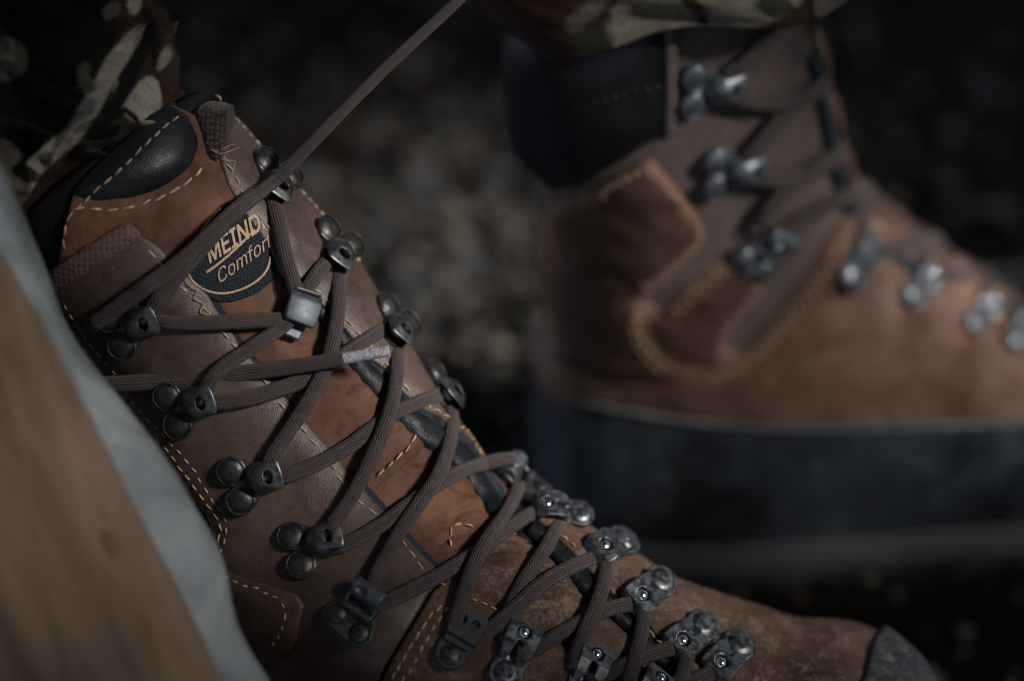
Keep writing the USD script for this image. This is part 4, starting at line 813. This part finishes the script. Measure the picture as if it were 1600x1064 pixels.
def sole_of(S, parent, ztop, grow0=.0045, grow1=.0022, box=None, gz=0.0, k_=1.0):
    _, base, nn = band(S, parent, 'rubber_rand', 'rubber', ztop, .0285 * k_ + gz, None, 7, grow0, grow1, .0012, box=box, gz=gz)
    for name, mt, z0, z1, g in (('midsole', 'midsole_foam', .0165, .0284, .0062), ('outsole', 'rubber', .0105, .0164, .0066)):
        p = trimesh.creation.extrude_polygon(Polygon(base + nn * g).buffer(-.0008).buffer(.0008), z1 - z0, engine='earcut'); p.vertices[:, 2] = (p.vertices[:, 2] + z0) * k_ + gz; obj(parent, name, p, mt, smooth=40)
    L = np.r_[0, np.cumsum(np.linalg.norm(np.diff(base, axis=0), axis=1))]; num = 26
    for k in range(num):
        x = (k + .5) * L[-1] / num; i = int(np.argmin(np.abs(L - x)))
        if k in GAP: continue
        t = nz(np.roll(base, -1, 0)[i] - base[i - 1]); o = base[i] + nn[i] * .0062
        b = trimesh.creation.box((.0185 if k % 2 else .021, .02, .0112)); b.vertices[:, 2] += .0048; b.vertices[:, 2] += gz
        v = b.vertices.copy(); tp = 1 - .18 * (v[:, 2] < .002 + gz); x_, y_ = v[:, 0] * tp, (v[:, 1] - .0102) * 1.0
        b.vertices = np.c_[o[0] + t[0] * x_ + nn[i, 0] * y_, o[1] + t[1] * x_ + nn[i, 1] * y_, v[:, 2]]
        if b.volume < 0: b.invert()
        obj(parent, 'sole_lug', b, 'rubber', smooth=False)
GAP = ()
_fx, _fy = np.array([1, TB]) / math.hypot(1, TB), np.array([-TB, 1]) / math.hypot(1, TB)
heelbox = Polygon([np.array([hx, YC]) + _fx * a + _fy * b for a, b in ((.010, .026), (.010, -.026), (.09, -.036), (.09, .036))]).buffer(.008)
sole_of(FSF, FAR, ztop2, box=heelbox, gz=GZ, k_=1.1)
ztop1 = lambda b: .036 + 0 * b[:, 0]
sole_of(NS, NEAR, ztop1)

# ------------------------------------------------------------------ trousers
CAMO = {'pale': (.27, .245, .19), 'beige': (.165, .148, .112), 'brown': (.030, .014, .010), 'green': (.018, .023, .011), 'dark': (.006, .005, .0045), 'sand': (.085, .076, .060)}
def camo(p3, seed, stretch, order=('brown', 'green', 'dark', 'beige'), scale=26):
    q = p3 * scale; a = nz(stretch); along = q @ a; q = q - np.outer(along * .45, a)
    q = q + .7 * np.stack([meshkit.fbm(q * 1.3 + k * 9, 3, seed + k) - .5 for k in range(3)], -1)
    c = np.tile(CAMO[order[0]], (len(q), 1)).astype(float)
    for k, (nm, th) in enumerate(zip(order[1:], (.54, .57, .60))):
        n = meshkit.fbm(q * (1.0 + .12 * k) + 31.7 * (k + 1), 3, seed + 10 * k)
        e = np.clip((n - th) / .012, 0, 1)[:, None]; c = c * (1 - e) + np.array(CAMO[nm]) * e
    return c
def paint(c, px, blobs):
    """print laid out by pixel outlines on the cloth in view: (colour, polyline, half width in px) or polygons"""
    pts = shapely.points(px)
    for nm, pl, wd in blobs:
        g = LineString(pl) if wd else Polygon(smooth_poly(pl, 2))
        d = shapely.distance(g, pts) - wd + 5 * (meshkit.fbm(np.c_[px * .05, np.zeros(len(px))], 3, 77) - .5)
        e = np.clip(1 - d / 5.0, 0, 1)[:, None]; c = c * (1 - e) + np.array(CAMO[nm]) * e
    return c
def cloth_tube(C, Rw, Rd, X, Y, folds, ns=430, nt=430, t0=0, hem=None, thick=.0012):
    """C: centre line (n,3); X, Y: the two directions across it; Rw, Rd: radii; folds(u, th) -> metres"""
    n = len(C); u = np.linspace(0, n - 1, ns); k = np.arange(n)
    c = CubicSpline(k, C)(u); w = PchipInterpolator(k, Rw)(u); dd = PchipInterpolator(k, Rd)(u); x = nz(CubicSpline(k, X)(u)); y = nz(CubicSpline(k, Y)(u))
    th = np.linspace(0, 2 * math.pi, nt, endpoint=False); Ug, T = np.meshgrid(u, th, indexing='ij')
    f = folds(Ug, T)
    p = c[:, None] + (np.cos(T) * (w[:, None] + f))[..., None] * x[:, None] + (np.sin(T) * (dd[:, None] + f))[..., None] * y[:, None]
    if hem is not None:
        tang = nz(np.gradient(c, axis=0)); p = p + (hem(T) * np.clip(1 - Ug / 1.2, 0, 1))[..., None] * tang[:, None]
    inn = p[:3] - (nz(p[:3] - c[:3, None])) * .0025
    P3 = np.concatenate([inn[::-1], p], 0); m = len(P3)
    i = np.arange(m * nt).reshape(m, nt); j = np.roll(i, -1, 1)
    fc = np.vstack([np.stack([i[:-1], j[:-1], j[1:]], -1).reshape(-1, 3), np.stack([i[:-1], j[1:], i[1:]], -1).reshape(-1, 3)])
    tm = trimesh.Trimesh(P3.reshape(-1, 3), fc, process=False)
    uv = np.stack([np.tile(th / (2 * math.pi) * 420, m), np.repeat(np.r_[[0, .3, .6], np.linspace(1, 400, ns)], nt)], -1)
    e = np.einsum('ij,ij->i', tm.face_normals, tm.triangles_center - np.repeat(P3.mean(1), nt, 0)[fc[:, 0]])
    if np.median(e) < 0: tm = trimesh.Trimesh(P3.reshape(-1, 3), fc[:, ::-1], process=False)
    return tm, uv
# near leg: cloth bloused over the boot top
T0 = nz(NF[0] - NF[2]); SX = nz(LSH - T0 * (LSH @ T0)); SN = nz(np.cross(SX, T0)); SN = SN if SN @ NSH > 0 else -SN
c0 = .55 * NF[0] + .45 * NB[0]
ctr = np.array([c0 - T0 * .045, c0 - T0 * .012, c0 + T0 * .010 - SX * .006, c0 + T0 * .045 - SX * .012, c0 + T0 * .10 - SX * .012, c0 + T0 * .17 - SX * .006, c0 + T0 * .28, c0 + T0 * .42])
def nf(u, t):
    fr = np.clip((u - 1.2) / 1.5, 0, 1)
    d = .0065 * np.sin(3 * t + u * 1.9 + .6) + .0045 * np.sin(5 * t - u * 2.6 + 1.3) + .0025 * np.sin(9 * t + u * 3.3)
    n = meshkit.fbm(np.stack([np.cos(t) * 1.6 + u * .9, np.sin(t) * 1.6 - u * .5, u * 1.3], -1), 4, 61) - .5
    g = np.abs(meshkit.fbm(np.stack([np.cos(t) * 2.3 + u * .8, np.sin(t) * 2.3 - u * .9, u * 1.1 + 8], -1), 3, 62) - .5)
    r = .005 * np.exp(-((np.sin(t * 1.5 + u * 1.2)) / .22) ** 2) + .012 * np.exp(-(g / .045) ** 2)
    return fr * (d + .016 * n + r) + (1 - fr) * .002 * np.sin(11 * t)
LEG1 = thing('trouser_leg', 'camouflage trouser leg bloused into the top of the sharp front boot', 'trousers', c0 + T0 * .1, 'legs of the camouflage trousers')
tm, uv = cloth_tube(ctr, [.034, .036, .044, .056, .064, .066, .070, .074], [.040, .042, .046, .054, .062, .066, .072, .078], np.repeat(SX[None], 8, 0), np.repeat(SN[None], 8, 0), nf)
pxl, _ = proj(tm.vertices)
colr_ = camo(tm.vertices, 91, T0)
front = tm.vertex_normals @ (-CF) > -.2
pc = paint(colr_.copy(), pxl, [
    ('brown', [(70, -80), (300, -80), (300, 180), (230, 190), (240, 90), (150, 60), (60, 110)], 0), ('dark', [(60, -60), (150, -60), (190, 60), (120, 190), (20, 260), (-40, 100)], 0),
    ('green', [(140, 200), (200, 180), (235, 200), (220, 240), (165, 270), (130, 270)], 0), ('pale', [(212, 58), (178, 100), (146, 160), (112, 212), (60, 255), (15, 322)], 12),
    ('brown', [(60, 275), (130, 262), (125, 310), (70, 360), (40, 340)], 0), ('pale', [(188, 172), (236, 108), (254, 160), (240, 198), (214, 192)], 0), ('dark', [(238, 40), (222, 80), (200, 125), (182, 160), (150, 210)], 9), ('dark', [(180, 178), (196, 172), (212, 186), (222, 204)], 2), ('dark', [(228, 20), (246, 60), (242, 100)], 5),
    ('sand', [(-30, 60), (30, 60), (45, 100), (20, 130), (-30, 110)], 0), ('sand', [(-40, 210), (10, 215), (45, 260), (45, 310), (20, 330), (-40, 300)], 0), ('sand', [(160, 20), (175, 5), (190, 12), (170, 32)], 0),
    ('pale', [(205, -20), (220, 0), (212, 25), (200, 15)], 0), ('sand', [(122, 110), (135, 95), (140, 130), (150, 140), (130, 145)], 0), ('pale', [(247, 100), (262, 70), (266, 95), (248, 112)], 0)])
colr_ = np.where(front[:, None], pc, colr_)
leg1 = obj(LEG1, 'trouser_cloth', tm, 'camouflage_cloth', uv=uv, col=colr_)
# far leg
c1 = .5 * (F2[0] + B2[0]) + [0, 0, .003]; up = nz(np.array([-.10, 0, 1.0]))
z_h = lambda t: .0 
ctr2 = np.array([c1 + up * .006, c1 + up * .026, c1 + up * .05, c1 + up * .08, c1 + up * .12, c1 + up * .22, c1 + up * .34]) + [.003, 0, 0]
def ff(u, t):
    n = meshkit.fbm(np.stack([np.cos(t) * 1.5 + u * .6, np.sin(t) * 1.5, u * .9 + 4], -1), 4, 71) - .5
    return .020 * n + .005 * np.sin(3 * t + u) + .003 * np.sin(7 * t - u * 2)
hem2 = lambda t: -.005 + .001 * np.cos(t) + .005 * np.sin(2 * t + .5) + .004 * np.sin(5 * t)
LEG2 = thing('trouser_leg', 'blurred camouflage trouser hem hanging over the boot behind', 'trousers', c1 + up * .1, 'legs of the camouflage trousers')
tm2, uv2 = cloth_tube(ctr2, [.082, .085, .087, .088, .088, .088, .088], [.068, .070, .072, .075, .079, .082, .088], np.repeat([[1.0, 0, .08]], 7, 0), np.repeat([[0, -1.0, 0]], 7, 0), ff, ns=160, nt=260, hem=hem2)
px2, _ = proj(tm2.vertices); cc = camo(tm2.vertices, 17, up); fr2 = tm2.vertex_normals @ (-CF) > -.2
pc2 = paint(cc.copy(), px2, [('brown', [(700, -100), (960, -100), (900, 40), (880, 160), (700, 160)], 0), ('green', [(900, 50), (945, 30), (990, 60), (980, 110), (900, 110)], 0), ('beige', [(950, 20), (1000, -30), (1230, -60), (1260, 0), (1200, 40), (1050, 80), (960, 90)], 0),
    ('brown', [(1060, -20), (1075, 0), (1092, 18), (1100, 34)], 7), ('sand', [(1270, 0), (1320, -20), (1320, 30), (1280, 30)], 0), ('sand', [(895, 40), (925, 15), (945, -10)], 10), ('green', [(1180, 0), (1230, -10), (1240, 30), (1190, 25)], 0)])
cc = np.where(fr2[:, None], pc2, cc)
obj(LEG2, 'trouser_cloth', tm2, 'camouflage_cloth', uv=uv2, col=cc)

# ------------------------------------------------------------------ wooden plank leaning in the foreground
n = {'g': ('geometry', {}), 'o': ('uvmap', {'attribute': 'st'}), 'm': ('mapping', {'scale': (5, 60, 1)}), 'm2': ('mapping', {'scale': (3, 22, 1)}),
     'w': ('noise_texture', {'scale': 3.0, 'detail': 6, 'roughness': 0.65, 'distortion': 0.6}), 'w2': ('noise_texture', {'scale': 1.2, 'detail': 4}),
     'r': ('rgb_ramp', {'ramp': [(0.30, (0.095, 0.060, 0.037)), (0.5, (0.165, 0.108, 0.070)), (0.70, (0.205, 0.140, 0.095))]}), 'r2': ('rgb_ramp', {'ramp': [(0.3, (0.6, 0.6, 0.6)), (0.7, (1.15, 1.15, 1.15))]}),
     'mx': ('mix', {'mix_type': 'multiply', 'fac': 0.8}), 'b': ('bump', {'distance': 0.0006}), 'p': ('principled_bsdf', {'roughness': 0.7, 'specular_ior_level': 0.15})}
lk = [('o.UV', 'm.vector'), ('o.UV', 'm2.vector'), ('m.vector', 'w.vector'), ('m2.vector', 'w2.vector'), ('w.fac', 'r.fac'), ('w2.fac', 'r2.fac'), ('r.color', 'mx.color1'), ('r2.color', 'mx.color2'), ('mx.color', 'p.base_color'), ('w.fac', 'b.height'), ('b.normal', 'p.normal')]
mat('brown_wood', n, lk)
n2 = dict(n); n2['r'] = ('rgb_ramp', {'ramp': [(0.36, (0.10, 0.113, 0.12)), (0.5, (0.18, 0.20, 0.21)), (0.64, (0.26, 0.285, 0.295))]}); n2['p'] = ('principled_bsdf', {'roughness': 0.8, 'specular_ior_level': 0.15}); n2['m'] = ('mapping', {'scale': (6, 40, 1)})
mat('grey_wood', n2, lk)
mat('dark_knot', {'p': ('principled_bsdf', {'base_color': (.135, .087, .057), 'roughness': .9, 'specular_ior_level': .05})}, [])
# face corner line (brown / grey) and outer edge (grey / boot)
A = [(-70, 270), (0, 390), (100, 568), (200, 765), (285, 930), (350, 1064), (392, 1150), (430, 1230)]
Bq = [(-90, 70), (0, 252), (62, 395), (112, 520), (170, 602), (262, 722), (322, 818), (350, 885), (372, 975), (420, 1064), (462, 1150), (500, 1230)]
ka = dense(A, step=12); kb = dense(Bq, step=12)
N_ = 90
rs = lambda c: np.stack([np.interp(np.linspace(0, 1, N_), np.linspace(0, 1, len(c)), c[:, k]) for k in (0, 1)], -1)
ka, kb = rs(ka), rs(kb)
dl = np.linspace(.752, .742, N_)
PA = np.array([P(x, y, d) for (x, y), d in zip(ka, dl)]); PB = np.array([P(x, y, d + .016) for (x, y), d in zip(kb, dl)])
ax = nz(PA[-1] - PA[0]); sd = nz(np.cross(ax, CF)); sd = sd if sd @ CR < 0 else -sd
PC = PA + sd * .42 - CF * .16; PD = PA + sd * .42 - CF * .11; PE = PB + CF * .05 + sd * .01
zmin = .0
PLK = thing('wooden_plank', 'blurred brown wooden plank with a grey weathered edge at the left', 'plank', PA[-1])
def loft(rows, cap=True):
    R = np.array(rows); m, k = R.shape[:2]; i = np.arange(m * k).reshape(m, k)
    f = np.vstack([np.stack([i[:-1, :-1], i[1:, :-1], i[1:, 1:]], -1).reshape(-1, 3), np.stack([i[:-1, :-1], i[1:, 1:], i[:-1, 1:]], -1).reshape(-1, 3)])
    return trimesh.Trimesh(R.reshape(-1, 3), f, process=False)
def rnd(a, b, n=6, bulge=0.0, out=None):
    return [a + (b - a) * t + (out * bulge * 4 * t * (1 - t) if out is not None else 0) for t in np.linspace(0, 1, n)]
puv = lambda m: np.stack([(m.vertices - PA[0]) @ ax, (m.vertices - PA[0]) @ sd + ((m.vertices - PA[0]) @ CF)], -1)
body = loft(rnd(PC, PA, 14, .004, -CF)); obj(PLK, 'brown_face', body, 'brown_wood', uv=puv(body))
back = loft([PA - CF * 0, PE, PD, PC]); obj(PLK, 'plank_back', back, 'brown_wood', uv=puv(back))
gm = loft(rnd(PA - CF * .0002, PB, 6, .0015, -CF) + [PE, PE + sd * .02]); gm.vertices += .0016 * (meshkit.fbm(gm.vertices * 70, 3, 5)[:, None] - .5) * nz(CR)
obj(PLK, 'grey_edge', gm, 'grey_wood', uv=puv(gm))
_bp = proj(body.vertices)[0]; kn_ = body.vertices[np.argmin(np.linalg.norm(_bp - [176, 846], axis=1))] if False else trimesh.proximity.closest_point(body, [P(176, 846, .735)])[0][0]; kd = trimesh.creation.icosphere(3, .0035); kd.vertices = kd.vertices * 1.0; kv = kd.vertices
kd.vertices = kn_ + np.outer(kv @ ax, ax) * 1.4 + np.outer(kv @ sd, sd) + np.outer(kv @ CF, CF) * .25
obj(PLK, 'knot', kd, 'dark_knot', smooth=True)

# ------------------------------------------------------------------ ground and gravel
gs = np.linspace(-1, 1, 321); gx, gy = np.meshgrid(np.sign(gs) * np.abs(gs) ** 2.2 * 30, .9 + np.sign(gs) * np.abs(gs) ** 2.2 * 30, indexing='ij')
q = np.stack([gx * 14, gy * 14, gx * 0], -1)
drop = lambda y: (GZ + .003) * (lambda u: u * u * (3 - 2 * u))(np.clip((y - .60) / .14, 0, 1))
gz = drop(gy) + .003 + .013 * (meshkit.fbm(q, 4, 13) - .5) * np.exp(-((gx ** 2 + (gy - .9) ** 2) / 9))
i = np.arange(321 * 321).reshape(321, 321)
gf = np.vstack([np.stack([i[:-1, :-1], i[1:, :-1], i[1:, 1:]], -1).reshape(-1, 3), np.stack([i[:-1, :-1], i[1:, 1:], i[:-1, 1:]], -1).reshape(-1, 3)])
n = {'g': ('geometry', {}), 'a': ('noise_texture', {'scale': 9, 'detail': 6, 'roughness': .7}), 'r': ('rgb_ramp', {'ramp': [(.3, (.006, .005, .004)), (.7, (.018, .0145, .011))]}), 'b2': ('noise_texture', {'scale': 160, 'detail': 6, 'roughness': .8}), 'b': ('bump', {'distance': .004}), 'p': ('principled_bsdf', {'roughness': .9, 'specular_ior_level': 0.04})}
mat('dark_soil', n, [('g.position', 'a.vector'), ('g.position', 'b2.vector'), ('a.fac', 'r.fac'), ('r.color', 'p.base_color'), ('b2.fac', 'b.height'), ('b.normal', 'p.normal')])
gp = obj('/World', 'ground', trimesh.Trimesh(np.stack([gx, gy, gz], -1).reshape(-1, 3), gf, process=False), 'dark_soil', smooth=True, kind='structure')
n = {'o': ('object_info', {}), 'r': ('rgb_ramp', {'interpolate': False, 'ramp': [(0, (.050, .044, .039)), (.2, (.095, .083, .071)), (.38, (.018, .018, .018)), (.5, (.135, .116, .094)), (.62, (.070, .078, .088)), (.74, (.070, .045, .033)), (.84, (.12, .115, .11)), (.95, (.22, .19, .15))]}),
     'g': ('geometry', {}), 'n': ('noise_texture', {'scale': 180, 'detail': 5}), 'm': ('mix', {'mix_type': 'multiply', 'fac': .6}), 'p': ('principled_bsdf', {'roughness': .7, 'specular_ior_level': 0.15})}
mat('pebble', n, [('o.random', 'r.fac'), ('g.position', 'n.vector'), ('r.color', 'm.color1'), ('n.color', 'm.color2'), ('m.color', 'p.base_color')])
GR = UsdGeom.PointInstancer.Define(stage, '/World/gravel')
protos = []
for k in range(8):
    v = trimesh.creation.icosphere(2, 1.0); d = v.vertices; r = 1 + .5 * (meshkit.fbm(d * 1.2 + k * 7, 3, k) - .5)
    v.vertices = d * r[:, None] * [1, RNG.uniform(.65, .95), RNG.uniform(.45, .75)]
    protos.append(obj('/World/gravel', 'pebble', v, 'pebble', smooth=True))
GR.CreatePrototypesRel().SetTargets([Sdf.Path(p) for p in protos])
rg = np.random.default_rng(5); M = 40000
xy = np.stack([rg.uniform(-.75, .75, M), rg.uniform(.35, 1.9, M)], -1)
dens = meshkit.fbm(np.c_[xy * 7, np.zeros(M)], 3, 19)
patchy = np.exp(-(((xy[:, 0] + .03) / .15) ** 2 + ((xy[:, 1] - 1.0) / .22) ** 2)) + .12 * np.exp(-(((xy[:, 0] - .17) / .10) ** 2 + ((xy[:, 1] - .70) / .05) ** 2)) + .25 * np.exp(-(((xy[:, 0] - .22) / .12) ** 2 + ((xy[:, 1] - 1.12) / .2) ** 2))
keep = rg.uniform(0, 1, M) < np.clip(.02 + 1.2 * patchy + .25 * (dens - .5), .006, 1)
xy = xy[keep]; M = len(xy)
size = np.clip(rg.lognormal(math.log(.0029), .5, M), .0012, .008)
h0 = drop(xy[:, 1]) + .003 + .013 * (meshkit.fbm(np.c_[xy * 14, np.zeros(M)], 4, 13) - .5)
GR.CreatePositionsAttr(Vt.Vec3fArray.FromNumpy(np.c_[xy, h0 + size * .25].astype(np.float32)))
GR.CreateScalesAttr(Vt.Vec3fArray.FromNumpy(np.repeat(size[:, None], 3, 1).astype(np.float32)))
qz = rg.uniform(0, math.pi, M); tx = rg.normal(0, .12, M)
GR.CreateOrientationsAttr(Vt.QuathArray([Gf.Quath(float(math.cos(a)), float(b), float(b * .5), float(math.sin(a))) for a, b in zip(qz, tx)]))
GR.CreateProtoIndicesAttr(Vt.IntArray.FromNumpy(rg.integers(0, 8, M).astype(np.int32)))
tag(GR.GetPrim(), 'small grey and brown gravel pebbles scattered over dark soil behind the boots', 'gravel', None, 'stuff')

# ------------------------------------------------------------------ added unseen leafy branch: blocks the sun, its gaps shaped to light the boots
def added_leafy_branch():
    rg = np.random.default_rng(23)
    Q = P(GAPC[0], GAPC[1], .87); s = SUN_DIR; a = nz(np.cross(s, [0, 0, 1])); b = np.cross(s, a); C = Q + s * .66
    pts = []
    while len(pts) < 7000:
        u, v = rg.uniform(-1.0, 1.0, 2); w = rg.uniform(0, .16)
        o = C + a * u + b * v + s * w
        l = o - s * ((o - CAM - CF * .87) @ CF) / (s @ CF)         # where this leaf's shadow falls
        px, _ = proj(l)
        q = math.hypot((px[0] - GAPC[0]) / GAPR[0], (px[1] - GAPC[1]) / GAPR[1])
        if q < 1 + rg.normal(0, .10): continue
        g = proj(o - s * ((o[2] - GZ) / s[2]))[0]; pk = proj(o - s * ((o - CAM - CF * .755) @ CF) / (s @ CF))[0]
        pf = proj(o - s * ((o - CAM - CF * 1.04) @ CF) / (s @ CF))[0]
        if math.hypot((pf[0] - 1400) / 330, (pf[1] - 530) / 240) < 1: continue
        if math.hypot((g[0] - 650) / 230, (g[1] - 430) / 290) < 1 or math.hypot((g[0] - 1380) / 150, (g[1] - 930) / 70) < 1 or math.hypot((pk[0] - 215) / 215, (pk[1] - 700) / 330) < 1: continue
        pts.append(o)
    pts = np.array(pts); n = len(pts)
    t = nz(rg.normal(0, 1, (n, 3))); nn = nz(s + rg.normal(0, .45, (n, 3))); t = nz(t - nn * (t * nn).sum(1, keepdims=True)); c = np.cross(nn, t)
    L = rg.uniform(.028, .046, n)[:, None]; W = L * .55
    tip = pts + t * L; base = pts - t * L; l1 = pts + c * W - t * L * .25 - nn * .004; l2 = pts - c * W - t * L * .25 - nn * .004; m1 = pts + c * W * .8 + t * L * .35 - nn * .003; m2 = pts - c * W * .8 + t * L * .35 - nn * .003
    V_ = np.stack([base, l1, m1, tip, m2, l2], 1).reshape(-1, 3); k = np.arange(n)[:, None] * 6
    F_ = np.vstack([k + [0, 1, 3], k + [1, 2, 3], k + [0, 3, 5], k + [3, 4, 5]])
    BR = thing('tree_branch', 'dark leafy branch added overhead out of view to shade the boots', 'tree branch', C)
    mat('leaf', {'p': ('principled_bsdf', {'base_color': (.035, .05, .018), 'roughness': .6, 'specular_ior_level': .2})}, [])
    mat('bark', {'p': ('principled_bsdf', {'base_color': (.05, .04, .03), 'roughness': .9})}, [])
    obj(BR, 'foliage', trimesh.Trimesh(V_, F_, process=False), 'leaf', smooth=False, kind='stuff')
    for (u0, v0, u1, v1, r) in ((1.4, -.9, -.6, -.55, .014), (1.0, -.72, .75, .9, .009), (.3, -.62, -.75, .85, .008), (-.2, -.6, -1.0, .1, .006)):
        tt = np.linspace(0, 1, 24); pth = C + np.outer(u0 + (u1 - u0) * tt, a) + np.outer(v0 + (v1 - v0) * tt + .05 * np.sin(tt * 5), b) + s * .19
        m, _ = cord(pth, np.repeat(s[None], 24, 0), r, r, step=.02, na=8, wave=.3); obj(BR, 'branch', m, 'bark', smooth=True)
GAPC, GAPR = (940, 540), (690, 430)  # gap left in the added leaves to shape the pool of light
added_leafy_branch()
